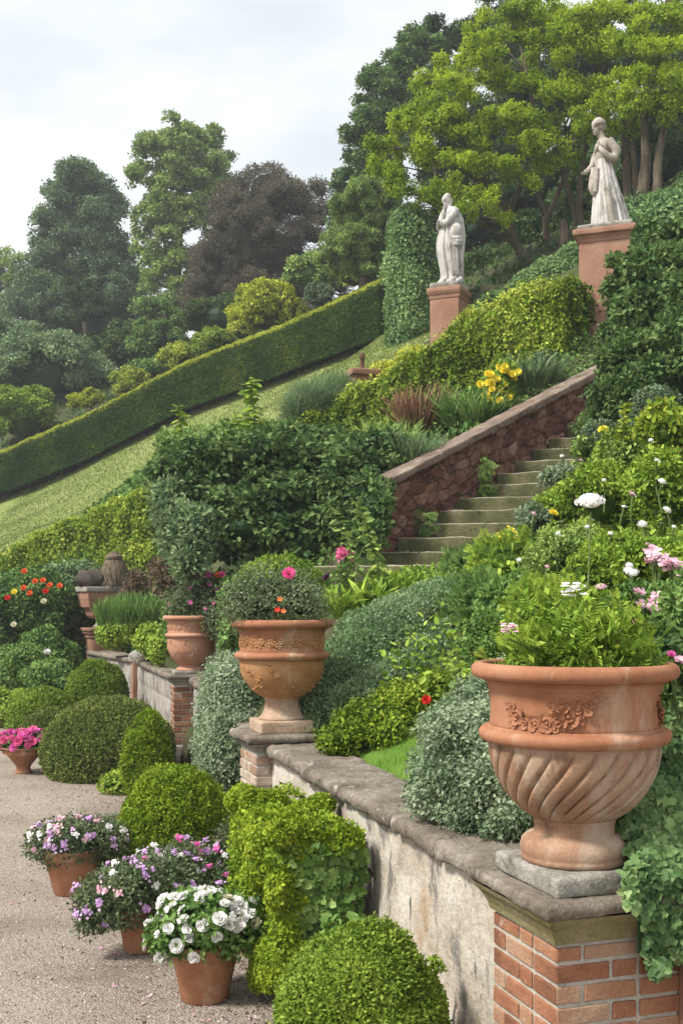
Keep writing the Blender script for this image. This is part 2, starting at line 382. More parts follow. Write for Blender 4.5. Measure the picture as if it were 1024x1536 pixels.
PM = {
    'white': petal_mat('petal_white', (.76, .74, .71), (.90, .88, .85)),
    'pink': petal_mat('petal_pink', (.65, .05, .22), (.85, .20, .40)),
    'magenta': petal_mat('petal_magenta', (.60, .03, .30), (.80, .22, .50)),
    'mauve': petal_mat('petal_mauve', (.45, .20, .52), (.72, .50, .75)),
    'blush': petal_mat('petal_blush', (.62, .30, .42), (.85, .62, .66)),
    'orange': petal_mat('petal_orange', (.70, .08, .02), (.85, .25, .06)),
    'yellow': petal_mat('petal_yellow', (.80, .60, .02), (.92, .82, .10)),
    'red': petal_mat('petal_red', (.55, .01, .01), (.75, .05, .03)),
    'plum': petal_mat('petal_plum', (.03, .012, .03), (.10, .04, .09)),
    'cream': petal_mat('petal_cream', (.62, .58, .40), (.78, .74, .55)),
}
TC = ((.36, .135, .065), (.50, .21, .11), (.60, .29, .17))
SM = {
    'terracotta': stone_mat('terracotta', [(.3, (.26, .108, .054)), (.5, (.335, .15, .08)), (.72, (.39, .20, .118))], 5., [((.48, .35, .25), 4., .54, .72, (1, 1, .4)), ((.24, .12, .07), 6., .62, .74, (1, 1, .6))], .8, .12, 60, fine=.12),
    'terracotta_worn': stone_mat('terracotta_worn', [(.3, (.25, .135, .080)), (.5, (.34, .205, .13)), (.72, (.41, .285, .195))], 4., [((.42, .33, .245), 5., .50, .66, (1, 1, .35)), ((.13, .085, .055), 8., .57, .70, (1, 1, .4)), ((.17, .16, .10), 4., .60, .74, (1, 1, .5))], .88, .25, 55, fine=.2),
    'terracotta_ochre': stone_mat('terracotta_ochre', [(.3, (.33, .155, .06)), (.5, (.42, .215, .09)), (.72, (.48, .29, .15))], 4., [((.50, .37, .25), 5., .55, .72, (1, 1, .5)), ((.20, .11, .06), 8., .63, .73, (1, 1, .5))], .85, .2, 55, fine=.18),
    'terracotta_rose': stone_mat('terracotta_rose', [(.3, (.38, .18, .11)), (.5, (.46, .235, .15)), (.72, (.52, .30, .21))], 4., [((.48, .36, .28), 5., .56, .74, (1, 1, .5))], .85, .2, 55, fine=.15),
    'pot': stone_mat('flower_pot_clay', [(.3, (.29, .12, .06)), (.5, (.355, .165, .088)), (.72, (.41, .215, .125))], 6., [((.55, .42, .31), 5., .57, .75, (1, 1, .6)), ((.2, .12, .08), 7., .66, .74, (1, 1, 1))], .85, .12, 70, fine=.1),
    'sandstone': stone_mat('pink_sandstone', [(.3, (.24, .125, .082)), (.5, (.32, .172, .118)), (.75, (.37, .235, .17))], 2.2, [((.30, .22, .15), 2.6, .60, .78, (1, 1, .4)), ((.17, .12, .09), 5., .66, .76, (1, 1, .35))], .9, .3, 40),
    'coping': stone_mat('weathered_coping', [(.25, (.09, .075, .055)), (.45, (.18, .15, .115)), (.6, (.255, .22, .175)), (.8, (.36, .32, .265))], 4., [((.42, .39, .35), 7., .60, .68, (1, 1, 1)), ((.30, .17, .09), 3., .62, .72, (1, 1, 1)), ((.05, .045, .035), 9., .62, .72, (1, 1, 1))], .95, .9, 28, fine=.4),
    'slab': stone_mat('grey_lichen_stone', [(.25, (.16, .145, .12)), (.5, (.31, .29, .25)), (.75, (.44, .42, .38))], 5., [((.10, .09, .07), 8., .58, .70, (1, 1, 1)), ((.50, .48, .44), 11., .62, .70, (1, 1, 1))], .95, .8, 45, fine=.4),
    'mossy': stone_mat('mossy_moulding', [(.3, (.15, .13, .05)), (.5, (.23, .205, .10)), (.75, (.30, .26, .17))], 3., [((.34, .27, .19), 4., .54, .68, (1, 1, .6)), ((.07, .06, .035), 8., .62, .74, (1, 1, .5))], .95, .5, 40, fine=.3),
    'plaster': stone_mat('limewashed_stone', [(.25, (.33, .27, .205)), (.42, (.47, .41, .335)), (.6, (.57, .515, .435)), (.8, (.67, .63, .565))], 3.2, [((.36, .25, .16), 2.2, .56, .70, (1, 1, .7)), ((.22, .20, .175), 4.5, .55, .63, (1, 1, .5)), ((.10, .092, .082), 6., .61, .67, (1, 1, .4)), ((.16, .17, .10), 2.5, .60, .75, (1, 1, .8))], .93, .8, 24, fine=.22, tint=.35),
    'greyblock': stone_mat('grey_block_stone', [(.3, (.20, .18, .155)), (.5, (.34, .31, .275)), (.75, (.44, .41, .37))], 3., [((.13, .12, .10), 4., .58, .70, (1, 1, .5))], .95, .6, 35, tint=.5),
    'paleslab': stone_mat('pale_worn_clay', [(.3, (.33, .215, .14)), (.5, (.43, .30, .21)), (.75, (.50, .385, .29))], 4., [((.22, .17, .12), 6., .58, .72, (1, 1, .6))], .9, .4, 45),
    'brick': stone_mat('brick', [(.2, (.20, .09, .05)), (.42, (.31, .135, .075)), (.6, (.37, .185, .105)), (.85, (.40, .26, .175))], 5., [((.46, .37, .30), 9., .62, .72, (1, 1, 1)), ((.14, .08, .055), 7., .63, .73, (1, 1, 1))], .9, .5, 60, tint=.8, fine=.22),
    'brick_washed': stone_mat('lime_washed_brick', [(.25, (.34, .21, .14)), (.45, (.43, .31, .235)), (.7, (.52, .43, .35))], 5., [((.38, .16, .08), 6., .58, .68, (1, 1, 1)), ((.16, .12, .09), 7., .64, .74, (1, 1, 1))], .9, .5, 60, tint=.7, fine=.22),
    'mortar': stone_mat('lime_mortar', [(.3, (.42, .38, .32)), (.7, (.58, .54, .48))], 14., [((.22, .18, .14), 9., .6, .7, (1, 1, 1))], .95, .6, 90),
    'rubble': stone_mat('red_rubble_stone', [(.15, (.07, .036, .028)), (.4, (.17, .08, .06)), (.6, (.25, .135, .10)), (.85, (.36, .235, .18))], 6., [((.07, .075, .04), 3., .60, .72, (1, 1, 1)), ((.33, .26, .21), 10., .62, .70, (1, 1, 1))], .95, .9, 40, tint=.9, fine=.35),
    'railcoping': stone_mat('brown_coping_stone', [(.3, (.10, .075, .055)), (.5, (.19, .14, .11)), (.75, (.27, .205, .16))], 4., [((.33, .28, .22), 6., .56, .68, (1, 1, 1)), ((.07, .065, .04), 8., .58, .7, (1, 1, 1))], .95, .6, 35),
    'marble': stone_mat('weathered_marble', [(.3, (.34, .315, .28)), (.5, (.50, .48, .45)), (.75, (.60, .59, .57))], 3.5, [((.27, .24, .20), 4., .52, .66, (1, 1, .3)), ((.10, .09, .08), 6., .57, .68, (1, 1, .3))], .7, .25, 50, fine=.12),
    'darkstone': stone_mat('dark_mottled_stone', [(.3, (.035, .03, .025)), (.6, (.09, .075, .06)), (.8, (.16, .13, .10))], 8., [], .95, .8, 30),
    'thatch': stone_mat('dry_straw', [(.3, (.08, .06, .04)), (.55, (.20, .155, .105)), (.8, (.33, .27, .20))], 9., [], .95, .9, 50, stretch=(3, 3, .3), tint=.4),
    'bark': stone_mat('bark', [(.3, (.055, .042, .030)), (.5, (.12, .095, .068)), (.75, (.20, .165, .12))], 5., [((.09, .11, .05), 3., .56, .7, (1, 1, 1))], .95, .8, 22, stretch=(2, 2, .4)),
    'twig': stone_mat('twig', [(.3, (.07, .06, .035)), (.7, (.17, .14, .085))], 8., [], .9, .4, 40),
    'stem': stone_mat('green_stem', [(.3, (.07, .12, .03)), (.7, (.15, .20, .06))], 8., [], .7, .1, 40),
    'rust': stone_mat('rusty_iron', [(.3, (.07, .04, .025)), (.7, (.17, .09, .05))], 12., [], .85, .5, 60),
    'potsoil': stone_mat('potting_soil', [(.3, (.03, .02, .013)), (.7, (.09, .06, .04))], 14., [], 1., 1., 40),
}
def step_mat():
    m, t = mat_new('mossy_step_stone'); n = t.nodes.new; l = t.links.new
    tc = n('ShaderNodeTexCoord'); a = noise_node(t, 3.5, 6, .62, tc.outputs['Object'])
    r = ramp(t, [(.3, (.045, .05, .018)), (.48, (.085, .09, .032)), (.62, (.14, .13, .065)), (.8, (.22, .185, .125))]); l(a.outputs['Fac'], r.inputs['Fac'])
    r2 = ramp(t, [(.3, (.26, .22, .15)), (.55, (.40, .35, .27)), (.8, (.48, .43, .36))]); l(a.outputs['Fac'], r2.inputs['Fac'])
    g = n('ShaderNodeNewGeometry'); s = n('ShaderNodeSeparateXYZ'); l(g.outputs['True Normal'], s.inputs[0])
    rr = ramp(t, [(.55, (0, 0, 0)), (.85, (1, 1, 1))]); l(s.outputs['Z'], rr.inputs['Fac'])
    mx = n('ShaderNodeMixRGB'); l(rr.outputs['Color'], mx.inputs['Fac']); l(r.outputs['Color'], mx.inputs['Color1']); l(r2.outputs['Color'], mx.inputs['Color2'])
    b = n('ShaderNodeBsdfPrincipled'); b.inputs['Roughness'].default_value = .95; l(mx.outputs['Color'], b.inputs['Base Color'])
    bn = noise_node(t, 26, 6, .7, tc.outputs['Object']); bp = n('ShaderNodeBump'); bp.inputs['Strength'].default_value = .9; bp.inputs['Distance'].default_value = .03
    l(bn.outputs['Fac'], bp.inputs['Height']); l(bp.outputs['Normal'], b.inputs['Normal'])
    o = n('ShaderNodeOutputMaterial'); l(b.outputs['BSDF'], o.inputs['Surface']); return m
SM['step'] = step_mat()
def gravel_mat():
    m, t = mat_new('pinkish_gravel'); n = t.nodes.new; l = t.links.new
    tc = n('ShaderNodeTexCoord'); v = tc.outputs['Object']
    vo = n('ShaderNodeTexVoronoi'); vo.inputs['Scale'].default_value = 90; l(v, vo.inputs['Vector'])
    cr = ramp(t, [(0, (.24, .185, .14)), (.35, (.385, .32, .265)), (.7, (.48, .41, .345)), (1, (.66, .61, .54))]); l(vo.outputs['Color'], cr.inputs['Fac'])
    a = noise_node(t, 1.1, 6, .6, v); ar = ramp(t, [(.28, (.62, .59, .55)), (.46, (.92, .90, .88)), (.65, (1.06, 1.04, 1.02))]); l(a.outputs['Fac'], ar.inputs['Fac'])
    mu = n('ShaderNodeMixRGB'); mu.blend_type = 'MULTIPLY'; mu.inputs['Fac'].default_value = 1; l(cr.outputs['Color'], mu.inputs['Color1']); l(ar.outputs['Color'], mu.inputs['Color2'])
    b = n('ShaderNodeBsdfPrincipled'); b.inputs['Roughness'].default_value = .95; b.inputs['Specular IOR Level'].default_value = .15; l(mu.outputs['Color'], b.inputs['Base Color'])
    v2 = n('ShaderNodeTexVoronoi'); v2.inputs['Scale'].default_value = 90; l(v, v2.inputs['Vector'])
    nn = noise_node(t, 130, 4, .7, v); ad = n('ShaderNodeMath'); ad.operation = 'MULTIPLY_ADD'; ad.inputs[1].default_value = -1.; l(v2.outputs['Distance'], ad.inputs[0]); l(nn.outputs['Fac'], ad.inputs[2])
    bp = n('ShaderNodeBump'); bp.inputs['Strength'].default_value = 1.; bp.inputs['Distance'].default_value = .016; l(ad.outputs[0], bp.inputs['Height']); l(bp.outputs['Normal'], b.inputs['Normal'])
    o = n('ShaderNodeOutputMaterial'); l(b.outputs['BSDF'], o.inputs['Surface']); return m
SM['gravel'] = gravel_mat()
SM['pebble'] = stone_mat('pebble', [(.15, (.17, .13, .105)), (.5, (.38, .32, .28)), (.85, (.62, .58, .54))], 3., [], .9, .3, 90, tint=1.1)
SM['lawn'] = stone_mat('mown_lawn', [(.25, (.145, .185, .045)), (.45, (.195, .24, .07)), (.6, (.23, .265, .09)), (.8, (.29, .30, .13))], .55, [((.11, .16, .03), 1.4, .58, .72, (1, 1, 1)), ((.36, .32, .17), 3., .62, .74, (.35, 1, 1))], 1., .8, 14, spec=.05, fine=.35)
SM['turf'] = stone_mat('green_turf', [(.3, (.07, .15, .02)), (.5, (.12, .22, .035)), (.75, (.17, .27, .06))], 2., [], 1., .8, 60, spec=.05, fine=.4)
SM['soil'] = stone_mat('garden_soil', [(.3, (.035, .03, .018)), (.5, (.065, .06, .03)), (.75, (.10, .09, .05))], 1.2, [((.05, .085, .02), 1.6, .45, .6, (1, 1, 1))], 1., 1., 9, fine=.5)

# ------------------------------------------------------------------ lie of the land
W1F = np.array([.752, 3.97]); W2F = np.array([-.617, 8.2]); W3F = np.array([-2.18, 14.75]); W4F = np.array([-3.52, 19.2]); W5F = np.array([-5.15, 22.4])
E1 = nrm(W2F - W1F); E2 = np.array([E1[1], -E1[0]])
WALL = np.array([W1F + E1 * .15 + E2 * 12, W1F + E1 * .15 + E2 * .1, W2F, W3F, W4F, W5F, [-60, 23.5]])
def wall_d(x, y):
    """distance behind the front line of the garden wall (positive on the hill side)"""
    p = np.stack([x, y], -1); best = np.full(x.shape, 1e9); sg = np.ones(x.shape)
    for a, b in zip(WALL[:-1], WALL[1:]):
        d = b - a; u = np.clip(((p - a) @ d) / (d @ d), 0, 1); q = p - a - u[..., None] * d
        r = np.hypot(q[..., 0], q[..., 1]); s = np.sign(d[1] * q[..., 0] - d[0] * q[..., 1]); s = np.where(s == 0, 1, s)
        sg = np.where(r < best - 1e-6, s, sg); best = np.minimum(best, r)
    return best * sg
def tps_fit(pts, lam=.02):
    p = np.asarray(pts, float); n = len(p); X = p[:, :2]
    def K(a, b):
        r2 = ((a[:, None] - b[None]) ** 2).sum(-1); return np.where(r2 > 0, .5 * r2 * np.log(np.maximum(r2, 1e-12)), 0)
    A = np.zeros((n + 3, n + 3)); A[:n, :n] = K(X, X) + lam * np.eye(n); A[:n, n] = 1; A[:n, n + 1:] = X; A[n:, :n] = A[:n, n:].T
    w = np.linalg.solve(A, np.concatenate([p[:, 2], np.zeros(3)]))
    return lambda x, y: (K(np.stack([x.ravel(), y.ravel()], 1), X) @ w[:n] + w[n] + w[n + 1] * x.ravel() + w[n + 2] * y.ravel()).reshape(x.shape)
def near(px, py, Z): return tuple(P(px, py, Z))
ST0 = np.array([.47, 13.95]); STD = nrm(np.array([3.0, 2.3])); STN = np.array([-STD[1], STD[0]]); STL = 3.85; STW = nrm(np.array([.93, -.37]))
NST = 11; RISE = .186; STZ = EYE + .40
common = [(-1.6, 15.2, 1.1), (-3.1, 19.6, 1.1), (-4.7, 22.9, .7), (-9, 23, .25), (-14, 23.3, .2), (-26, 24, .1), (-45, 24, 0),
          (-9.2, 27.5, 1.9), near(0, 826, 28.5), near(230, 735, 25.2), near(245, 860, 23.5), (-1, 15.6, 2.35), (-2.5, 18, 2.1), (-2.2, 20.5, 2.9), near(430, 615, 21.5), near(540, 592, 22), near(300, 690, 25.5),
          near(0, 748, 42), near(145, 688, 40), near(290, 615, 38), near(440, 560, 36), near(585, 506, 33.5), near(150, 780, 31), near(400, 620, 30),
          (-13, 46, 8.6), (-6, 43, 10.4), (1.5, 38, 12.2), (-22, 50, 8.2), (-16, 70, 14), (-5, 65, 16), (6, 50, 17), (-40, 60, 7), (-40, 40, 2.5), (-60, 90, 12), (40, 60, 26), (0, 120, 26), (60, 120, 34), (-60, 120, 20),
          near(673, 527, 22), near(750, 455, 25.5), near(880, 372, 26), near(1024, 300, 25.5), (10, 30, 13.5), (16, 30, 15), (3.5, 30, 10.8), (25, 30, 16), (40, 30, 19), (30, 5, 9), (40, -10, 9)]
upper = common + [near(600, 728, 14.45), near(740, 652, 15.5), near(880, 572, 16.7), near(700, 600, 18.6), near(560, 654, 19.6), near(450, 670, 20.5), near(860, 528, 17.8), near(910, 520, 18.8), (6, 18, 7.0), (8, 16, 7.0)]
lower = common + [(1.35, 4.0, 1.1), (1.0, 5, 1.1), (.5, 6.5, 1.1), (-.2, 8.6, 1.15), (2.6, 4.2, 1.55), (.85, 7, 1.3), (.5, 9, 1.6), (1.7, 7, 1.85), (2.8, 7, 2.4), (0, 11, 1.95), (1.3, 11, 2.25), (3, 11, 3.0), (4.6, 12, 4.0), (6.5, 12, 5.2), (4.6, 9, 3.5),
                  (.4, 13.5, 2.3), (1.5, 13.1, 2.5), (2.9, 13.0, 3.1), (5.2, 15.2, 4.9), (-.6, 13, 2.2), (4, 17.2, 5.0), (7, 17, 6.6), (3.5, 1, 1.5), (6, 4, 3)]
TU, TL = tps_fit(upper), tps_fit(lower)
def hill(x, y):
    x = np.asarray(x, float); y = np.asarray(y, float)
    q = np.stack([x, y], -1) - ST0; s = q @ STD; d = q @ STN
    bw = .06 + .7 * np.maximum(0, np.maximum(-s, s - STL)); w = np.clip((d - .12) / bw * .5 + .5, 0, 1); w = w * w * (3 - 2 * w)
    z = TU(x, y) * w + TL(x, y) * (1 - w)
    det = STD[0] * STW[1] - STD[1] * STW[0]; uu = (q[..., 0] * STW[1] - q[..., 1] * STW[0]) / det; vv = (STD[0] * q[..., 1] - STD[1] * q[..., 0]) / det
    on = (d <= .12) & (uu > -.5) & (uu < STL + .3) & (vv < 2.7)
    z = np.where(on, np.minimum(z, STZ + (uu / STL) * NST * RISE - .35), z)
    return np.clip(z, -.3, 60)
def gz(x, y): return float(hill(np.array([x]), np.array([y]))[0])
def gp(px, Z):
    x = (px - 512) * Z / FPX; return np.array([x, Z, gz(x, Z)])
# ------------------------------------------------------------------ ground
g = M(); g.add([[-400, -60, 0], [400, -60, 0], [400, 700, 0], [-400, 700, 0]], [[0, 1, 2, 3]]); tag(g.build('gravel_path', SM['gravel'], None, (0, 0, 0)), kind='structure')
xs = np.concatenate([np.linspace(-90, -10, 60)[:-1], np.linspace(-10, -6.5, 14)[:-1], np.arange(-6.5, 6, .14), np.linspace(6, 14, 30), np.linspace(15, 90, 50)])
ys = np.concatenate([np.linspace(-8, 2, 20)[:-1], np.arange(2, 24.5, .14), np.linspace(24.6, 50, 80), np.linspace(51, 150, 60)])
GX, GY = np.meshgrid(xs, ys, indexing='ij'); D = wall_d(GX, GY)
GZ = hill(GX, GY); GZ = GZ + .03 * sines(np.stack([GX, GY], -1), .35, 4) + np.where(GY > 60, .5, 0) * sines(np.stack([GX, GY], -1), .04, 9)
GZ = np.where(D > .12, GZ, -.3)
V = np.stack([GX, GY, GZ], -1).reshape(-1, 3); Q = grid_q(len(xs), len(ys))
mid = V[Q].mean(1)
def poly_in(x, y, poly):
    r = np.zeros(x.shape, bool); n = len(poly)
    for i in range(n):
        (x1, y1), (x2, y2) = poly[i], poly[(i + 1) % n]
        r ^= ((y1 > y) != (y2 > y)) & (x < (x2 - x1) * (y - y1) / (y2 - y1 + 1e-12) + x1)
    return r
LAWN = [(-40, 42), (-12.6, 42), (-5, 38), (1.36, 34), (2.2, 26), (.9, 21.3), (-2.2, 22.3), (-4.2, 25.3), (-8.5, 28.3), (-40, 28.5)]
TURF = [(-.25, 8.1), (.45, 8.1), (1.2, 6.2), (1.35, 4.3), (.75, 4.3), (.1, 6.3)]
inl = poly_in(mid[:, 0], mid[:, 1], LAWN); intf = poly_in(mid[:, 0], mid[:, 1], TURF)
def sub(mask, name, mat):
    q = Q[mask]; u, inv = np.unique(q, return_inverse=True); m = M(); m.add(V[u], inv.reshape(-1, 4)); return tag(m.build(name, mat, None, (0, 0, 0), smooth=True), kind='structure')
dead = (GZ.reshape(-1)[Q] < -.2).all(1)
sub(inl, 'lawn', SM['lawn']); sub(intf & ~dead, 'grass_strip_ground', SM['turf']); sub(~inl & ~intf & ~dead, 'hillside_ground', SM['soil'])
rng = np.random.default_rng(5)
# loose pebbles on the path, near the camera
m = M(); n = 15000
yy = 4.8 + 9.5 * rng.random(n) ** 1.7; xx = rng.uniform(-3.9, .75, n); k = wall_d(xx, yy) < -.05
xx, yy = xx[k], yy[k]; s = .003 + .008 * rng.random(len(xx)) ** 2.2; o8 = np.array([[1, 0, 0], [0, 1, 0], [-1, 0, 0], [0, -1, 0]])
ang = rng.uniform(0, 6.28, len(xx)); ca, sa = np.cos(ang), np.sin(ang)
ring = np.stack([o8[None, :, 0] * ca[:, None] - o8[None, :, 1] * sa[:, None] * .7, o8[None, :, 0] * sa[:, None] + o8[None, :, 1] * ca[:, None] * .7], -1) * s[:, None, None]
ctr = np.stack([xx, yy], -1)[:, None]
lo_ = np.concatenate([ctr + ring, np.zeros((len(xx), 4, 1)) + .001], -1); hi_ = np.concatenate([ctr + ring * .62, np.broadcast_to((s * .75)[:, None, None], (len(xx), 4, 1))], -1)
Vp = np.concatenate([lo_, hi_], 1); qb = np.array([[0, 1, 5, 4], [1, 2, 6, 5], [2, 3, 7, 6], [3, 0, 4, 7], [4, 5, 6, 7]])
m.add(Vp.reshape(-1, 3), (np.arange(len(xx))[:, None, None] * 8 + qb).reshape(-1, 4), np.repeat(rng.random(len(xx)), 8))
tag(m.build('loose_gravel', SM['pebble'], None, (0, 0, 0), smooth=False), kind='stuff')
# litter of dead leaves and soil crumbs along the foot of the shrubs
m = M(); n = 4200; u = rng.random(n); a = np.array([.62, 4.4]); b = np.array([-2.2, 13.2])
base = a + (b - a) * (u ** 1.2)[:, None] + np.stack([-np.abs(rng.normal(0, .5, n)) * np.where(rng.random(n) < .15, 3, 1), 0 * u], -1); k = wall_d(base[:, 0], base[:, 1]) < -.03; base = base[k]
Pn = np.concatenate([base, np.full((len(base), 1), .006)], 1); leaves(m, Pn, np.tile([0, 0, 1.], (len(base), 1)), .022, rng.random(len(base)), 'dia', 0, .5, rng=rng)
tag(m.build('leaf_litter', leaf_mat('dead_leaf', (.05, .032, .018), (.12, .08, .045), (.22, .16, .08), .1)), kind='stuff')

# ------------------------------------------------------------------ brick piers, garden wall
def brick_face(m, org, u, nrm_, length, z0, z1, rg, course=.075, joint=.015, first=0, depth=.03):
    """bricks standing 4 mm proud of the mortar on one face"""
    k = 0; z = z0
    ax = np.array([[u[0], u[1], 0], [nrm_[0], nrm_[1], 0], [0, 0, 1]])
    while z < z1 - .02:
        h = min(course, z1 - z) - joint; x = 0.; long = (k + first) % 2 == 0; lens = [.225, .11, .225, .11, .225] if long else [.11, .225, .11, .225]
        for L in lens:
            if x > length - .03: break
            L = min(L, length - x); e = min(L, length - x)
            if length - (x + L) < .06: e = length - x
            cx = x + (e - joint) / 2 if x + e < length - .001 else x + e / 2
            w = (e - joint) if x + e < length - .001 else e
            c = np.array([org[0] + u[0] * cx, org[1] + u[1] * cx, z + h / 2]) + np.array([nrm_[0], nrm_[1], 0]) * (-depth / 2 + .004 + rg.uniform(-.002, .002))
            rbox(m, c, ax, (w / 2, depth / 2, h / 2), .005, 3, .0016, int(rg.integers(999)), rg.random(), 9.)
            x += e
        z += course; k += 1
def pier(label, F, w, z0, zb, cap, slab, slab_h, brickmat='brick', ea=None, plinth=False, capmat='coping', group='brick piers of the garden wall', lower='mossy', slabmat=None):
    """F the corner nearest the camera; faces run along E1 (left face) and E2 (right face)"""
    e1 = E1 if ea is None else nrm(np.asarray(ea)); e2 = np.array([e1[1], -e1[0]]); c = F + (e1 + e2) * w / 2
    rg = np.random.default_rng(int(abs(F[0] * 1000))); t = thing('brick_pier', label, 'pier', (c[0], c[1], z0), group); ax = frame2(e1, e2)
    m = M(); rbox(m, (c[0], c[1], (z0 + zb) / 2), ax, (w / 2 - .004, w / 2 - .004, (zb - z0) / 2), .004, 4, 0); m.build('mortar', SM['mortar'], t)
    m = M()
    brick_face(m, F + e1 * w, -e1, -e2, w, z0, zb, rg); brick_face(m, F, e2, -e1, w, z0, zb, rg, first=1)
    brick_face(m, F + e2 * w, e1, e2, w, z0, zb, rg); brick_face(m, F + (e1 + e2) * w, -e2, e1, w, z0, zb, rg, first=1)
    m.build('brickwork', SM[brickmat], t, smooth=False)
    if plinth:
        m = M(); rbox(m, (c[0], c[1], z0 + .14), ax, (w / 2 + .05, w / 2 + .05, .14), .02, 10, .004, 3); m.build('plinth', SM['slab'], t, smooth=True)
    h = cap / 2
    m = M(); ex = [(.0, .012), (.25, .018), (.55, .034), (.8, .055), (1., .066)]
    prof = np.array([[zb + f * (cap - .055), w / 2 + e] for f, e in ex]); rings = []
    for z, r in prof:
        s_ = np.array([[-1, -1], [1, -1], [1, 1], [-1, 1]]) * r; pts = []
        for i in range(4):
            a_, b_ = s_[i], s_[(i + 1) % 4]
            for f in np.linspace(0, 1, 8, endpoint=False): pts.append(np.concatenate([c + (a_ + (b_ - a_) * f) @ ax[:2, :2], [z]]))
        rings.append(pts)
    R = np.array(rings); R[..., :2] += .003 * sines(R, 2., 4)[..., None]; m.add(R, grid_q(len(prof), 32, True)); m.build('moulding', SM[lower], t)
    m = M(); rbox(m, (c[0], c[1], zb + cap - .0275), ax, (w / 2 + .078, w / 2 + .078, .0275), .022, 14, .005, 8, .5, 2.); m.build('cap_stone', SM[capmat], t, smooth=True)
    m = M(); rbox(m, (c[0], c[1], zb + cap + slab_h / 2 - .002), ax, (slab / 2, slab / 2, slab_h / 2), .014, 14, .004, 12, .5, 2.5); m.build('base_slab', SM[slabmat or 'slab'], t, smooth=True)
    return c, zb + cap + slab_h - .004
C1, Z1 = pier('red brick pier carrying the large fluted urn in the right foreground', W1F, .50, -.02, EYE - 1.207, .157, .50, .072)
C2, Z2 = pier('pale washed brick pier carrying the ochre urn, between two wall runs', W2F, .50, -.02, EYE - 1.10, .115, .40, .095, 'brick_washed', lower='slab', slabmat='paleslab')
C3, Z3 = pier('slim orange brick pier on a stone foot, carrying the rose terracotta urn', W3F, .46, -.02, EYE - 1.10, .125, .44, .05, 'brick', ea=W3F - W2F, plinth=True, lower='slab')

# short end post with rounded stone cap
e1 = nrm(W4F - W3F); e2 = np.array([e1[1], -e1[0]]); c4 = W4F + e2 * .14 + e1 * .14
t = thing('wall_post', 'short red post with rounded grey stone cap along the back wall', 'post', (c4[0], c4[1], 0))
m = M(); rbox(m, (c4[0], c4[1], .55), frame2(e1, e2), (.15, .15, .55), .012, 6, .003); m.build('shaft', SM['sandstone'], t, smooth=True)
m = M(); lathe(m, curve([(.1, 1.07), (.19, 1.09), (.21, 1.15), (.20, 1.22), (.13, 1.28), (.03, 1.305), (.002, 1.307)]), (c4[0], c4[1], 0), 20); m.build('cap', SM['slab'], t, smooth=True)

def wall_run(label, A, B, side, zt, mat, seed, thick=.40, courses=False, n=9, cop='coping'):
    """front face from A to B (plan points), body behind it; coping stones on top"""
    A, B = np.asarray(A), np.asarray(B); d = nrm(B - A); nn = np.array([d[1], -d[0]]) * side; Lg = np.linalg.norm(B - A); rg = np.random.default_rng(seed)
    t = thing('garden_wall', label, 'wall', (A[0], A[1], 0), 'runs of the low garden wall')
    ct = .085; h = zt - ct; m = M(); ax = np.array([[d[0], d[1], 0], [nn[0], nn[1], 0], [0, 0, 1.]])
    if nn[0] * d[1] - nn[1] * d[0] > 0: pass
    # uneven masonry: a relief sheet over the body
    nu, nv = int(Lg / .035), int(h / .035); U, Vv = np.meshgrid(np.linspace(0, Lg, nu), np.linspace(-.02, h, nv), indexing='ij')
    ch = .2; row = np.floor(Vv / ch); off = np.random.default_rng(seed + 1).random(40)[(row.astype(int)) % 40]; bl = .36 if courses else .42
    col = np.floor(U / bl + off * 3); fu = (U / bl + off * 3) % 1; fv = (Vv / ch) % 1
    jd = np.minimum(np.minimum(fu, 1 - fu) * bl, np.minimum(fv, 1 - fv) * ch); wear = .5 + .5 * sines(np.stack([U, Vv], -1), .5, seed)
    cell = np.random.default_rng(seed + 2).random((80, 80))[row.astype(int) % 80, col.astype(int) % 80]
    dep = np.clip(jd / .016, 0, 1) * (.009 if courses else .006 * wear) + .005 * sines(np.stack([U, Vv], -1), 1.6, seed + 3) + .004 * sines(np.stack([U, Vv], -1), 5., seed + 4) + (cell - .5) * .008
    p = A + U[..., None] * d + (-.0 - dep)[..., None] * nn
    Vx = np.concatenate([p, Vv[..., None]], -1); tn = .25 + .5 * cell - .25 * (jd < .008) * (1 if courses else 0)
    m.add(Vx, grid_q(nu, nv), tn.ravel())
    rbox(m, np.concatenate([A + d * Lg / 2 + nn * (thick / 2 + .02), [h / 2 - .02]]), ax, (Lg / 2, thick / 2 - .01, h / 2), .01, 4)
    m.build('masonry', SM[mat], t, smooth=True)
    m = M(); x = -.02; i = 0
    while x < Lg - .02:
        L = min(rg.uniform(.55, .95), Lg + .02 - x)
        if Lg - (x + L) < .3: L = Lg + .02 - x
        cc = A + d * (x + L / 2) + nn * (thick / 2 - .03 + rg.uniform(-.006, .006))
        rbox(m, (cc[0], cc[1], zt - ct / 2 + rg.uniform(-.006, .006)), ax, (L / 2 - .004, thick / 2 + .035, ct / 2), .035, (int(L * 26) + 2, 14, 4), .010, seed + i, rg.random(), 2.2); x += L; i += 1
    m.build('coping', SM[cop], t, smooth=True)
L1 = W1F + E1 * .5
wall_run('limewashed stone wall with rough coping, running from the clipped box ball to the block topiary', L1 + E2 * .03, W2F + E2 * .13 + E1 * .02, 1, EYE - 1.05, 'plaster', 11)
wall_run('wall run hidden behind the silver cascading plant between ochre and rose urns', W2F + E1 * .5 + E2 * .10, W3F + E2 * .26, 1, EYE - 1.0, 'greyblock', 12, courses=True)
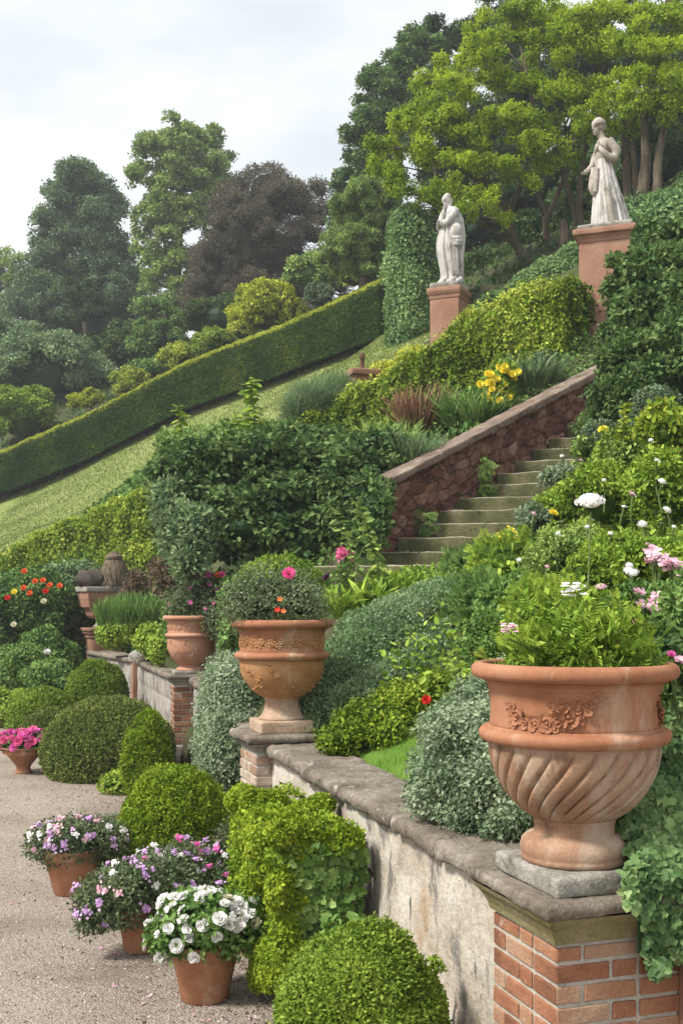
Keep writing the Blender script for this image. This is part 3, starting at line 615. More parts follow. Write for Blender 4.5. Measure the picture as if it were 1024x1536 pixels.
wall_run('grey block wall run between the slim brick pier and the short red post', W3F + nrm(W4F - W3F) * .46 + np.array([.06, 0]), W4F + np.array([.08, 0]), 1, EYE - 1.0, 'greyblock', 13, courses=True)
d5 = nrm(W5F - W4F); wall_run('farthest wall run, from the short red post to the basin pier', W4F + d5 * .26 + np.array([.05, .03]), W5F + np.array([.15, .08]), 1, EYE - 1.0, 'greyblock', 14, courses=True)
# wall going off to the right of the near pier
wall_run('rendered terracotta coloured wall running right from the near brick pier', W1F + E2 * 2.6 + E1 * .12, W1F + E2 * .5 + E1 * .12, -1, EYE - 1.10, 'sandstone', 15, .3)

# ------------------------------------------------------------------ stairs and their rubble wall
t = thing('stone_staircase', 'mossy stone steps climbing right beside the red rubble wall', 'stairs', (ST0[0], ST0[1], STZ - .2))
ax = np.array([[STW[0], STW[1], 0], [STD[0], STD[1], 0], [0, 0, 1.]])
tr = STL / NST
for i in range(NST):
    o = ST0 + STD * (i * tr); z = STZ + RISE * i; c = o + STW * 1.3 + STD * .28
    m = M(); a2 = np.array([[STW[0], STW[1], 0], [-STW[1], STW[0], 0], [0, 0, 1.]])
    cc = o + STW * 1.3 + np.array([-STW[1], STW[0]]) * .26
    rbox(m, (cc[0], cc[1], z + RISE / 2 - .10), a2, (1.35, .30, RISE / 2 + .10), .028, (34, 8, 6), .008, 40 + i, .5, 1.8)
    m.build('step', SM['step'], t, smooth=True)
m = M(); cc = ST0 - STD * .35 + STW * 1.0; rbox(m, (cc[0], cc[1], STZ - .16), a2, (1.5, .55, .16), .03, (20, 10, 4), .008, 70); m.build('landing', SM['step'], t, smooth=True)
rg = np.random.default_rng(77); n = 5200; k_ = rg.integers(0, NST, n); u_ = 2.4 * rg.random(n) ** 1.3; back = rg.random(n) < .5
pm = ST0 + STD * (k_ * tr)[:, None] + STW * u_[:, None] + np.where(back, tr * .95, rg.normal(0, .012, n))[:, None] * np.array([-STW[1], STW[0]]) * np.where(back, .9, 1)[:, None]
zm = STZ + RISE * k_ + np.where(back, RISE, RISE * rg.random(n) ** .5) + .0; on_ = sines(np.stack([pm[:, 0], pm[:, 1], zm], -1), .9, 5) > .05; m = M()
leaves(m, np.stack([pm[:, 0], pm[:, 1], zm], -1)[on_] - np.array([0, .012, 0]), np.tile([.1, -.6, .8], (on_.sum(), 1)), .035, .4 + .25 * rg.normal(size=on_.sum()), 'dia', .5, .9, rng=rg); m.build('moss', LM['olive'], t)
# rubble wall: relief built from cells
t = thing('rubble_wall', 'sloping dark red rubble wall with brown coping beside the steps', 'wall', (ST0[0], ST0[1], STZ - .5))
Lw = STL + .75; s0 = .02; nu, nv = 420, 170; rg = np.random.default_rng(3)
U, Vv = np.meshgrid(np.linspace(s0, Lw, nu), np.linspace(0, 1, nv), indexing='ij')
ztop = lambda s: P(600, 724, 14.05)[2] + (s - .05) * (P(884, 562, 16.45)[2] - P(600, 724, 14.05)[2]) / (STL + .05)
zbot = STZ - .4
zz = np.minimum(zbot + (U - s0) * .0, zbot) + Vv * (ztop(U) - .1 - zbot)
seeds = []
for _ in range(14000):
    q = np.array([rg.uniform(s0 - .2, Lw + .2), rg.uniform(zbot - .1, zbot + 4.4)]); 
    if all(((q - s) * np.array([1, 1.5])) @ ((q - s) * np.array([1, 1.5])) > .011 * (1 + 1.6 * ((q[0] * 3.1 + q[1] * 1.7) % 1)) for s in seeds): seeds.append(q)
    if len(seeds) > 900: break
seeds = np.array(seeds); cr_, sr_ = math.cos(.50), math.sin(.50); seeds = np.stack([seeds[:, 0] * cr_ + seeds[:, 1] * sr_, -seeds[:, 0] * sr_ + seeds[:, 1] * cr_], -1); pt = np.stack([U.ravel() * cr_ + zz.ravel() * sr_, -U.ravel() * sr_ + zz.ravel() * cr_], -1); pt = pt + .035 * np.stack([sines(pt, 1.7, 1), sines(pt, 1.7, 2)], -1)
d1 = np.full(len(pt), 9.); d2 = d1.copy(); idx = np.zeros(len(pt), int)
for j, s in enumerate(seeds):
    dd = np.hypot(pt[:, 0] - s[0], (pt[:, 1] - s[1]) * 1.5); cl = dd < d1
    d2 = np.where(cl, d1, np.minimum(d2, dd)); d1 = np.where(cl, dd, d1); idx = np.where(cl, j, idx)
gap = (d2 - d1).reshape(U.shape); cellv = rg.random(len(seeds))[idx].reshape(U.shape); celld = rg.random(len(seeds))[idx[:]].reshape(U.shape)
dep = .030 * np.clip(gap / .04, 0, 1) ** .6 + .035 * (celld - .5) + .012 * sines(np.stack([U, zz], -1), 4., 6) + .010 * sines(np.stack([U, zz], -1), 11., 8)
p2 = ST0 + U[..., None] * STD + (.10 - dep)[..., None] * STN
m = M(); m.add(np.concatenate([p2, zz[..., None]], -1), grid_q(nu, nv), (np.where(gap < .014, .28, .25 + .5 * cellv)).ravel())
bk = ST0 + U[::20, ::20, None] * STD + .38 * STN; m.add(np.concatenate([bk, zz[::20, ::20, None]], -1), grid_q(*U[::20, ::20].shape)[:, ::-1])
m.build('stonework', SM['rubble'], t, smooth=True)
sl_ = (ztop(1.) - ztop(0.)); up3 = nrm(np.array([STD[0], STD[1], sl_])); nrm3 = np.array([STN[0], STN[1], 0]); w3 = np.cross(up3, nrm3) ; w3 = w3 * np.sign(w3[2])
x = s0 + .2; i = 0; m = M()
while x < Lw - .05:
    L = min(rg.uniform(.7, 1.1), Lw + .05 - x)
    cc = np.concatenate([ST0 + STD * (x + L / 2) + STN * .20, [ztop(x + L / 2) - .055]])
    rbox(m, cc, np.array([up3, nrm3, w3]), (L / 2 * math.hypot(1, sl_) - .003, .23, .048), .022, (22, 10, 4), .009, 90 + i, rg.random(), 2.); x += L; i += 1
m.build('coping', SM['railcoping'], t, smooth=True)

# ------------------------------------------------------------------ urns
def petal(m, ang, L, W, lift, cup, z=0, ruff=0, rg=None, t=.5):
    c, s = math.cos(ang), math.sin(ang); xs_ = [.05, .4, .8, 1.]; ws = [.15, .85, 1., .45]; V = []
    for x, w in zip(xs_, ws):
        for k in (-1, -.5, 0, .5, 1):
            r = L * x * math.cos(lift); zz = z + L * x * math.sin(lift) + cup * W * k * k * x + (ruff * rg.normal() * x if ruff else 0); y = W * w * k
            V.append([r * c - y * s, r * s + y * c, zz])
    m.add(V, grid_q(4, 5), t)
def blob_relief(m, pts, c, rad, zf, rg, leaf=.03):
    for a, z, s in pts:
        d = np.array([math.cos(a), math.sin(a), 0.]); p = np.array([c[0], c[1], c[2] + z]) + d * rad(z)
        tg = np.array([-d[1], d[0], 0]); k = int(rg.integers(4, 6)); ph = rg.uniform(0, 6)
        for i in range(k):
            w = ph + i * 6.283 / k; o = tg * math.cos(w) + np.array([0, 0, 1]) * math.sin(w)
            ball(m, p + o * s * .62 + d * s * .12, (s * .50, s * .50, s * .36), 8, 6, noise=.22, seed=int(rg.integers(99)))
        ball(m, p + d * s * .32, (s * .30,) * 3, 8, 6)
def urn(label, c, zb, mats, foot='round', flute=True, relief='garland', seed=0, sc=1., tilt=0):
    t = thing('terracotta_urn', label, 'urn', (c[0], c[1], zb), 'large urns on the wall piers'); cc = (c[0], c[1], zb); rg = np.random.default_rng(seed)
    mrim, mbowl, mfoot = (SM[k] for k in mats)
    if foot == 'round':
        fp = [(.001, 0), (.185, 0), (.199, .008), (.201, .022), (.198, .028), (.200, .034), (.203, .055), (.195, .083), (.175, .100), (.150, .106), (.148, .112), (.152, .155), (.16, .168), (.10, .175)]; b0 = .165
    elif foot == 'tall':
        fp = [(.001, 0), (.170, 0), (.174, .012), (.168, .024), (.150, .040), (.133, .075), (.124, .115), (.128, .150), (.136, .158), (.138, .168), (.132, .175), (.10, .18)]; b0 = .17
    else:
        fp = [(.001, 0), (.205, 0), (.21, .012), (.20, .03), (.17, .045), (.155, .06), (.155, .075), (.10, .08)]; b0 = .07
    m = M(); lathe(m, np.array(fp) * sc, cc, 56); m.build('foot', mfoot, t, smooth=True)
    bp = [(.10, b0 - .004), (.15, b0), (.205, b0 + .035), (.252, b0 + .085), (.290, b0 + .15), (.313, b0 + .22), (.322, .455)]
    bp = curve(bp, 10) * sc; top = .455 * sc; lo = b0 * sc
    def mod(th, z):
        if not flute: return .0015 * np.sin(3 * th + 9 * z)
        u = np.clip((z - lo) / (top - lo), 0, 1); w = (25 * (th + .85 * (1 - u) ** 1.5)) / 6.283 % 1
        lobe = np.clip(1 - np.abs(2 * w - 1) ** 5, 0, 1) ** .8; return .026 * sc * (lobe - .92) * np.clip(u * 7, 0, 1) * np.clip((1 - u) * 9, 0, 1)
    m = M(); lathe(m, bp, cc, 300 if flute else 64, mod); m.build('bowl', mbowl, t, smooth=True)
    m = M(); lathe(m, curve([(.300, .450), (.342, .455), (.356, .472), (.356, .490), (.344, .503), (.326, .507), (.318, .512), (.30, .515)], 4) * sc, cc, 72); m.build('ring_moulding', mrim, t, smooth=True)
    fr = [(.31, .505), (.316, .52), (.312, .56), (.314, .61), (.322, .655), (.328, .672), (.345, .682), (.33, .69)]
    m = M(); lathe(m, curve(fr, 5) * sc, cc, 64, lambda th, z: .0015 * np.sin(2 * th + 1)); m.build('collar', mrim, t, smooth=True)
    rp = [(.325, .684), (.352, .686), (.374, .695), (.383, .712), (.380, .731), (.366, .745), (.348, .748), (.333, .742), (.325, .72), (.318, .66), (.31, .60)]
    m = M(); lathe(m, curve(rp, 4) * sc, cc, 72, lambda th, z: .003 * np.sin(2 * th + 2) + .001 * np.sin(5 * th)); m.build('rim', mrim, t, smooth=True)
    a0 = math.atan2(-c[1], -c[0]); m = M()          # the side that faces the path
    if relief == 'garland':
        for a in (0, 2.1, 4.2):
            sw = [(-.72, .60, .026, 4), (-.62, .565, .034, 6), (-.50, .545, .026, 4), (-.36, .54, .03, 4), (-.22, .545, .034, 6), (-.10, .55, .036, 6), (.02, .57, .038, 6), (.12, .595, .030, 5), (.22, .61, .034, 6), (.32, .63, .030, 5), (.42, .645, .024, 4), (-.02, .535, .026, 4), (.10, .555, .026, 4), (-.05, .605, .026, 5), (-.16, .60, .020, 3), (-.68, .535, .022, 3)]
            for da, z, s, k in sw:
                aa = a0 + a + da - .08; dd = np.array([math.cos(aa), math.sin(aa), 0.]); pp = np.array([cc[0], cc[1], cc[2] + z * sc]) + dd * .309 * sc
                q = Vector(dd).to_track_quat('Z', 'Y'); R_ = np.array(q.to_matrix()) @ np.array(Matrix.Rotation(rg.uniform(0, 6), 3, 'Z'))
                fm = M()
                for i in range(k): petal(fm, i * 6.283 / k + rg.normal() * .2, 1.15, .48, .3 + rg.normal() * .15, .25, 0, .05, rg)
                for i in range(3): petal(fm, i * 2.1 + .4, .6, .35, .75, .3, .05, .03, rg)
                ball(fm, (0, 0, .0), (.8, .8, .34), 10, 6); ball(fm, (0, 0, .3), (.2, .2, .2), 8, 6)
                for V_, Q_ in zip(fm.v, fm.q): pass
                V_ = np.concatenate(fm.v) * s; m.add(pp + V_ @ R_.T, np.concatenate(fm.q))
    elif relief == 'frieze':
        for i in range(26):
            a = a0 + i * 6.283 / 26
            L = [(a, .59 * sc, .027), (a + .04, .63 * sc, .018), (a - .05, .555 * sc, .02), (a + .10, .57 * sc, .016 + .010 * (i % 2))]; blob_relief(m, L, cc, lambda z: .309 * sc, 0, rg)
        for a1 in np.arange(0, 6.28, .9):
            for k in range(22):
                u = rg.random(); zz_ = (.21 + .20 * u) * sc; r_ = np.interp(zz_, bp[:, 1], bp[:, 0])
                blob_relief(m, [(a0 + a1 + .3 * math.sin(u * 5 + a1) + rg.normal(0, .08), zz_, rg.uniform(.012, .022))], cc, lambda z, r_=r_: r_ - .006, 0, rg)
    m.build('relief', mrim if flute else mbowl, t, smooth=True)
    m = M(); w = np.linspace(0, 6.283, 40, endpoint=False); R = np.array([.002, .1, .2, .27, .322])[:, None] * sc
    zs = (.675 - .02 * (R / .32) ** 2) + .012 * rg.normal(size=(5, 40)) * (R < .31) * (R > .01)
    m.add(np.stack([cc[0] + R * np.cos(w), cc[1] + R * np.sin(w), cc[2] + zs * sc + 0 * w], -1), grid_q(5, 40, True)); m.build('soil', SM['potsoil'], t)
    return t, np.array([c[0], c[1], zb + .68 * sc])
U1, U1T = urn('large fluted terracotta urn with garland relief in the right foreground', C1 + np.array([-.035, 0]), Z1, ('terracotta', 'terracotta_worn', 'terracotta_worn'), 'round', True, 'garland', 1)
U2, U2T = urn('ochre terracotta urn with flower relief on tall foot, above the pale pier', W2F + (E1 + E2) * .25 + np.array([.01, 0]), Z2, ('terracotta', 'terracotta_ochre', 'paleslab'), 'tall', False, 'frieze', 2)
U3, U3T = urn('rose terracotta urn on low foot, on the slim brick pier', C3 + np.array([.02, 0]), Z3, ('terracotta_rose', 'terracotta_rose', 'terracotta_rose'), 'low', False, 'frieze', 3, .97)

# pier with the wide stepped basin, far end
e1 = nrm(np.array([-.45, .89])); e2 = np.array([e1[1], -e1[0]]); F5 = np.array([(139 - 512) * 22.3 / FPX, 22.3]); c5 = F5 + e1 * .3 + e2 * .3
zc = EYE - 42 * 22.4 / FPX
t = thing('basin_pier', 'pink stone pier under the stepped square basin at far left', 'pier', (c5[0], c5[1], 0))
m = M(); rbox(m, (c5[0], c5[1], (zc - .2) / 2), frame2(e1, e2), (.28, .28, (zc - .2) / 2), .012, 8, .004, 2); m.build('shaft', SM['sandstone'], t, smooth=True)
for a, b, r in ((zc - .2, zc - .12, .31), (zc - .121, zc - .06, .35), (zc - .061, zc, .385)):
    m = M(); rbox(m, (c5[0], c5[1], (a + b) / 2), frame2(e1, e2), (r, r, (b - a) / 2), .014, 8, .003, 4); m.build('cap_course', SM['sandstone'], t, smooth=True)
t = thing('stone_basin', 'square pink stone basin stepping out upwards, on the far left pier', 'planter', (c5[0], c5[1], zc))
def ring_sq(m, prof, c, ax, t=.5):
    rings = []
    for z, r in prof:
        s_ = np.array([[-1, -1], [1, -1], [1, 1], [-1, 1]]) * r; pts = []
        for i in range(4):
            for f in np.linspace(0, 1, 6, endpoint=False): pts.append(np.concatenate([np.asarray(c) + (s_[i] + (s_[(i + 1) % 4] - s_[i]) * f) @ ax[:2, :2], [z]]))
        rings.append(pts)
    m.add(np.array(rings), grid_q(len(prof), 24, True), t)
m = M(); lathe(m, [(.001, 0), (.2, 0), (.21, .03), (.17, .06), (.15, .11), (.16, .17), (.2, .2)], (c5[0], c5[1], zc), 24); m.build('foot', SM['slab'], t, smooth=True)
m = M(); ring_sq(m, [(zc + .19, .1), (zc + .19, .26), (zc + .24, .30), (zc + .40, .34), (zc + .41, .40), (zc + .55, .42), (zc + .58, .43), (zc + .72, .44), (zc + .72, .2)], c5 + e2 * .02, frame2(e1, e2)); m.build('bowl', SM['sandstone'], t)
m = M(); rbox(m, (c5[0] + e2[0] * .02, c5[1] + e2[1] * .02, zc + .765), frame2(e1, e2), (.475, .475, .05), .015, 10, .005, 3); m.build('rim', SM['slab'], t, smooth=True)
zt = zc + .815
b = P(136, 0, 22.5); m = M(); ball(m, (b[0], b[1], zt + .15), (.30, .25, .20), 20, 14, noise=.22, seed=5, zmin=zt - .01); tag(m.build('dark_boulder', SM['darkstone'], None, (b[0], b[1], zt), smooth=True), 'dark mottled boulder lying on the square stone basin', 'boulder')
b = P(171, 0, 22.6); t = thing('straw_figure', 'grey brown shaggy straw bundle standing on the square stone basin', 'straw bundle', (b[0], b[1], zt))
m = M(); lathe(m, curve([(.27, -.01), (.285, .12), (.26, .30), (.20, .46), (.13, .56), (.002, .585)]), (b[0], b[1], zt), 30, lambda th, z: .02 * np.sin(13 * th + 4 * z) + .012 * np.sin(29 * th + 2)); m.build('bundle', SM['thatch'], t, smooth=True)
rg = np.random.default_rng(8); n = 500; a = rg.uniform(0, 6.28, n); z = rg.random(n) ** .8 * .55; r = np.interp(z, [0, .12, .3, .46, .55], [.27, .285, .26, .2, .13]) + .01
pp = np.stack([b[0] + r * np.cos(a), b[1] + r * np.sin(a), zt + z], -1); NN = np.stack([np.cos(a), np.sin(a), 0 * a + .2], -1)
m = M(); leaves(m, pp, NN, .22, rg.random(n), 'blade', .25, .25, -2., rng=rg); m.build('straw', SM['thatch'], t)
m = M(); lathe(m, curve([(.10, .53), (.16, .55), (.17, .60), (.14, .64), (.10, .66), (.09, .69), (.002, .71)]), (b[0], b[1], zt), 20); m.build('tie', SM['thatch'], t, smooth=True)

# little brick chimney-like pier with rusty finial up on the bank
b = P(543, 590, 21.3); zz0 = gz(b[0], b[1]) - .2; zt = EYE - (557 - HOR) * 21.3 / FPX
t = thing('finial_pier', 'small red brick pier with rusty iron finial behind the sloping hedge', 'pier', (b[0], b[1], zz0))
m = M(); rbox(m, (b[0], b[1], (zz0 + zt - .12) / 2), frame2(E1, E2), (.24, .24, (zt - .12 - zz0) / 2), .01, 6, .004); m.build('shaft', SM['brick'], t, smooth=True)
m = M(); rbox(m, (b[0], b[1], zt - .06), frame2(E1, E2), (.30, .30, .06), .02, 8, .005); m.build('cap', SM['sandstone'], t, smooth=True)
m = M(); lathe(m, [(.001, -.005), (.10, 0), (.07, .03), (.045, .06), (.04, .22), (.055, .24), (.055, .32), (.03, .34), (.001, .345)], (b[0], b[1], zt), 14); m.build('finial', SM['rust'], t, smooth=True)

# ------------------------------------------------------------------ statues
def skin_body(name, m, mat, parent, voxel=.011, smooth=3):
    o = m.build(name, mat, parent, smooth=True)
    r = o.modifiers.new('merge', 'REMESH'); r.mode = 'VOXEL'; r.voxel_size = voxel; r.use_smooth_shade = True
    s = o.modifiers.new('smooth', 'SMOOTH'); s.iterations = smooth; s.factor = .5
    return o
def robe(m, rows, c, k=18, amp=.02, ph=0., seg=150, twist=0.):
    """rows (z, dx, dy, rx, ry): a draped tube with folds"""
    r = curve(rows, 8); th = np.linspace(0, 6.283, seg, endpoint=False); z = r[:, 0:1]; zr = (z - z.min()) / (z.max() - z.min())
    f = amp * (np.sin(k * th + ph + twist * zr * 6 + 1.2 * np.sin(2 * th)) + .6 * np.sin(k * .6 // 1 * th + 2 + 3 * zr)) * (1.05 - zr * .75)
    V = np.stack([c[0] + r[:, 1:2] + (r[:, 3:4] + f) * np.cos(th), c[1] + r[:, 2:3] + (r[:, 4:5] + f) * np.sin(th), c[2] + z + 0 * th], -1)
    m.add(V, grid_q(len(r), seg, True))
    for e, dz in ((0, 0), (-1, 0)):
        ctr = V[e].mean(0); m.add(np.stack([V[e], V[e] * .02 + ctr * .98]), grid_q(2, seg, True))
def limb(m, c, pts, rad): tube(m, curve(np.array(pts), 5) + np.asarray(c), np.interp(np.linspace(0, 1, (len(pts) - 1) * 5 + 1), np.linspace(0, 1, len(rad)), rad), 14)
def hand(m, c, w, d, s=1.):
    """palm and five bent fingers at wrist w, pointing along d"""
    d = nrm(np.asarray(d, float)); u = nrm(np.cross(d, [0, .3, 1.])); v = np.cross(d, u); w = np.asarray(w) + np.asarray(c)
    ball(m, w + d * .045 * s, np.array([.045, .03, .04]) * s, 10, 8)
    for i, L in enumerate((.075, .085, .08, .065)):
        o = w + d * .075 * s + u * (i - 1.5) * .019 * s; limb(m, (0, 0, 0), [o, o + d * L * .55 * s + v * .006, o + d * L * s - v * .02 * s], [.011 * s, .010 * s, .008 * s])
    o = w + d * .03 * s + u * .04 * s; limb(m, (0, 0, 0), [o, o + (d * .03 + u * .03) * s, o + (d * .06 + u * .03) * s], [.013 * s, .011 * s, .009 * s])
def head(m, c, h, look, s=1., tilt=.25):
    """face towards look (unit xy), chin dropped by tilt"""
    h = np.asarray(h) + np.asarray(c); f = nrm(np.array([look[0], look[1], -tilt])); sd = nrm(np.cross(f, [0, 0, 1.])); up = np.cross(sd, f)
    def at(a, b, d_): return h + (f * a + sd * b + up * d_) * s
    ball(m, at(-.012, 0, .025), np.array([.098, .086, .10]) * s, 16, 12); ball(m, at(.035, 0, -.045), np.array([.062, .058, .075]) * s, 14, 10)
    ball(m, at(.075, 0, -.105), np.array([.026, .026, .022]) * s, 8, 6)                       # chin
    limb(m, (0, 0, 0), [at(.088, 0, .03), at(.108, 0, -.008), at(.118, 0, -.03)], [.012 * s, .014 * s, .018 * s])       # nose
    for b in (-1, 1):
        ball(m, at(.082, b * .034, .022), np.array([.017, .02, .012]) * s, 8, 6); ball(m, at(.078, b * .034, .042), np.array([.02, .028, .010]) * s, 8, 6)
        ball(m, at(-.005, b * .086, -.015), np.array([.022, .012, .032]) * s, 8, 6)
    ball(m, at(.098, 0, -.062), np.array([.014, .024, .009]) * s, 8, 6); ball(m, at(.095, 0, -.078), np.array([.014, .02, .009]) * s, 8, 6)
    return at
def pedestal(label, c, zt, zb, rs, rc, ang, dark=True, panel=False):
    e1 = np.array([-math.sin(ang), math.cos(ang)]); e2 = np.array([e1[1], -e1[0]]); ax = frame2(e1, e2)
    t = thing('statue_pedestal', label, 'pedestal', (c[0], c[1], zb), 'statue pedestals')
    H = .16; m = M(); rbox(m, (c[0], c[1], (zb + zt - H) / 2), ax, (rs, rs, (zt - H - zb) / 2), .012, 10, .004, 6); m.build('shaft', SM['sandstone'], t, smooth=True)
    m = M(); ring_sq(m, [(zt - H - .05, rs - .01), (zt - H - .05, rs + .012), (zt - H, rs + .02), (zt - H + .05, rs + .05), (zt - H + .06, rc - .01), (zt - H + .06, .1)], c, ax); m.build('moulding', SM['sandstone'], t)
    m = M(); rbox(m, (c[0], c[1], zt - .05), ax, (rc, rc, .05), .02, 10, .005, 9); m.build('cap', SM['sandstone'], t, smooth=True)
    if panel:
        m = M(); rbox(m, (c[0], c[1], zt - .62), ax, (rs + .035, rs + .035, .30), .015, 10, .005, 5); m.build('die_block', SM['sandstone'], t, smooth=True)
    return ax
# statue with raised hand, left of the pair
b = P(673, 0, 22); zt = EYE - (436 - HOR) * 22 / FPX; cS = (b[0], b[1], zt)
ax = pedestal('square pink pedestal under the statue that holds hand to chin', b[:2], zt, gz(b[0], b[1]) - .5, .29, .345, -.42)
t = thing('marble_statue', 'white marble robed figure with head bowed and hand near chin', 'statue', cS, 'marble statues on the bank')
m = M(); rbox(m, (cS[0], cS[1], cS[2] + .045), ax, (.30, .30, .055), .03, 8, .012, 4); m.build('base', SM['slab'], t, smooth=True)
o = (cS[0] + .02, cS[1], cS[2] + .08); m = M()
robe(m, [(0, .0, 0, .30, .27), (.06, .0, 0, .27, .25), (.16, .02, 0, .215, .22), (.35, .0, 0, .215, .21), (.6, -.03, 0, .255, .23), (.85, -.03, 0, .265, .23), (1.05, -.01, 0, .24, .2), (1.2, -.0, 0, .20, .17), (1.28, 0, 0, .15, .14)], o, 15, .024, .4, twist=.25)
ball(m, np.add(o, (.03, 0, 1.24)), (.215, .18, .25), 20, 14); ball(m, np.add(o, (.06, -.02, 1.42)), (.165, .19, .12), 18, 12); ball(m, np.add(o, (.14, 0, 1.24)), (.15, .17, .24), 16, 12)
limb(m, o, [(.02, 0, 1.48), (-.04, 0, 1.56), (-.07, 0, 1.63)], [.075, .06, .06])
at = head(m, o, (-.085, -.01, 1.665), (-.90, -.44), .96, .45)
ball(m, at(-.06, 0, .05), (.085, .085, .085), 14, 10); ball(m, at(-.10, 0, -.06), (.055, .07, .09), 12, 8)
limb(m, o, [(.10, -.17, 1.43), (.03, -.23, 1.30), (-.12, -.22, 1.17), (-.23, -.20, 1.19)], [.088, .078, .068, .058]); limb(m, o, [(-.23, -.20, 1.19), (-.21, -.15, 1.30), (-.15, -.1, 1.45)], [.058, .05, .038]); hand(m, o, (-.15, -.1, 1.45), (.25, .1, 1), .85)
limb(m, o, [(-.02, .18, 1.42), (-.16, .16, 1.28), (-.24, .05, 1.16), (-.26, -.1, 1.18)], [.08, .07, .06, .045]); hand(m, o, (-.25, -.10, 1.18), (-.3, -.8, .2), .85)
ball(m, np.add(o, (.12, -.20, 1.02)), (.145, .13, .16), 18, 12)
for k, (x, z, w) in enumerate([(.12, .86, .13), (.13, .80, .12), (.11, .74, .11)]): limb(m, o, [(x - w, -.2, z + .05), (x, -.30, z), (x + w, -.2, z + .04)], [.03, .036, .03])
for k in range(5): limb(m, o, [(-.10 + .02 * k, -.20, 1.12 - .03 * k), (-.06 + .045 * k, -.275, .80 - .04 * k), (.02 + .035 * k, -.25, .40 - .02 * k), (.07 + .03 * k, -.2, .18)], [.02, .026, .024, .018])
limb(m, o, [(.21, .0, 1.30), (.26, -.02, .95), (.24, -.03, .5), (.25, -.04, .05)], [.10, .09, .07, .075])
for k in range(9): ball(m, np.add(o, (-.22 + .055 * k, -.20 - .03 * (k % 2), .03 + .03 * (k % 3))), (.05, .05, .055), 8, 6)
skin_body('figure', m, SM['marble'], t).scale = (.86, .88, 1)
# woman in a wide skirt, right of the pair
b = P(909, 0, 18.8); zt = EYE - (353 - HOR) * 18.8 / FPX; cS = (b[0], b[1], zt)
ax = pedestal('tall weathered pedestal with recessed block under the wide skirted statue', b[:2] + np.array([.02, 0]), zt, gz(b[0], b[1]) - .6, .41, .505, -.36, panel=False)
for z0_, z1_ in (((zt - 1.0), (zt - .66)), ):
    pass
t = thing('marble_statue', 'white skirted statue with grey stained head and torso, highest on the right', 'statue', cS, 'marble statues on the bank')
m = M(); rbox(m, (cS[0] + .02, cS[1], cS[2] + .04), ax, (.45, .42, .05), .03, 8, .012, 4); m.build('plinth', SM['slab'], t, smooth=True)
o = (cS[0] - .02, cS[1], cS[2] + .08); m = M()
robe(m, [(-.01, .10, 0, .37, .33), (.08, .10, 0, .34, .31), (.3, .075, 0, .30, .28), (.6, .03, 0, .235, .23), (.9, -.01, 0, .175, .18), (1.1, -.035, 0, .145, .145), (1.16, -.04, 0, .135, .13)], o, 19, .026, .9)
for k in range(6): limb(m, o, [(-.12 + .035 * k, -.10, 1.08), (-.12 + .055 * k, -.155, .7), (-.10 + .07 * k, -.215, .25), (-.09 + .08 * k, -.25, 0)], [.012, .022, .030, .036])
skin_body('skirt', m, SM['marble'], t, .012, 3).scale = (.92, .9, 1)
m = M()
limb(m, o, [(-.08, -.30, .62), (-.02, -.30, .5), (.02, -.32, .2), (.06, -.34, .0)], [.035, .05, .05, .045])
limb(m, o, [(-.20, -.05, 1.02), (-.235, -.06, .85), (-.25, -.06, .68), (-.22, -.06, .56)], [.05, .07, .07, .03]); limb(m, o, [(-.17, -.1, 1.0), (-.19, -.12, .8), (-.20, -.12, .6)], [.04, .05, .03])
ball(m, np.add(o, (-.035, 0, 1.2)), (.145, .13, .17), 18, 12); ball(m, np.add(o, (-.02, 0, 1.37)), (.165, .185, .15), 18, 12); ball(m, np.add(o, (-.13, -.05, 1.36)), (.075, .08, .075), 12, 8); ball(m, np.add(o, (-.12, .08, 1.36)), (.075, .08, .075), 12, 8)
limb(m, o, [(-.03, 0, 1.47), (-.075, 0, 1.55), (-.10, 0, 1.63)], [.085, .062, .06])
at = head(m, o, (-.135, -.01, 1.70), (-.93, -.36), 1.05, .12)
for z, r in ((.045, .112), (.07, .11), (.098, .098)):
    w = np.linspace(0, 6.283, 25); pts = np.array([at(-.02 + r * math.cos(q), r * .9 * math.sin(q), z) for q in w]); tube(m, pts, .017, 8)
ball(m, at(-.02, 0, .09), (.10, .09, .075), 16, 10); ball(m, at(-.105, 0, .03), (.06, .07, .075), 12, 8)
limb(m, o, [(.02, -.18, 1.43), (.12, -.22, 1.28), (.14, -.22, 1.15), (.03, -.24, 1.14), (-.1, -.22, 1.24), (-.14, -.18, 1.31)], [.08, .072, .066, .058, .048, .038]); hand(m, o, (-.14, -.18, 1.31), (-.35, 0, 1), .85)
limb(m, o, [(-.05, .17, 1.42), (-.16, .14, 1.25), (-.22, .06, 1.1), (-.33, -.02, .98)], [.075, .066, .058, .04]); hand(m, o, (-.33, -.02, .98), (-1, -.2, -.5), .9)
limb(m, o, [(-.02, -.02, 1.50), (.10, -.05, 1.42), (.20, -.08, 1.33), (.26, -.08, 1.28)], [.04, .07, .05, .012]); ball(m, np.add(o, (.12, 0, 1.26)), (.13, .15, .18), 14, 10)
SM['stained'] = stone_mat('stained_marble', [(.3, (.19, .16, .13)), (.5, (.34, .30, .25)), (.75, (.50, .46, .41))], 4., [((.50, .47, .43), 5., .6, .72, (1, 1, .6))], .85, .3, 50)
skin_body('upper_body', m, SM['stained'], t).scale = (.92, .9, 1)

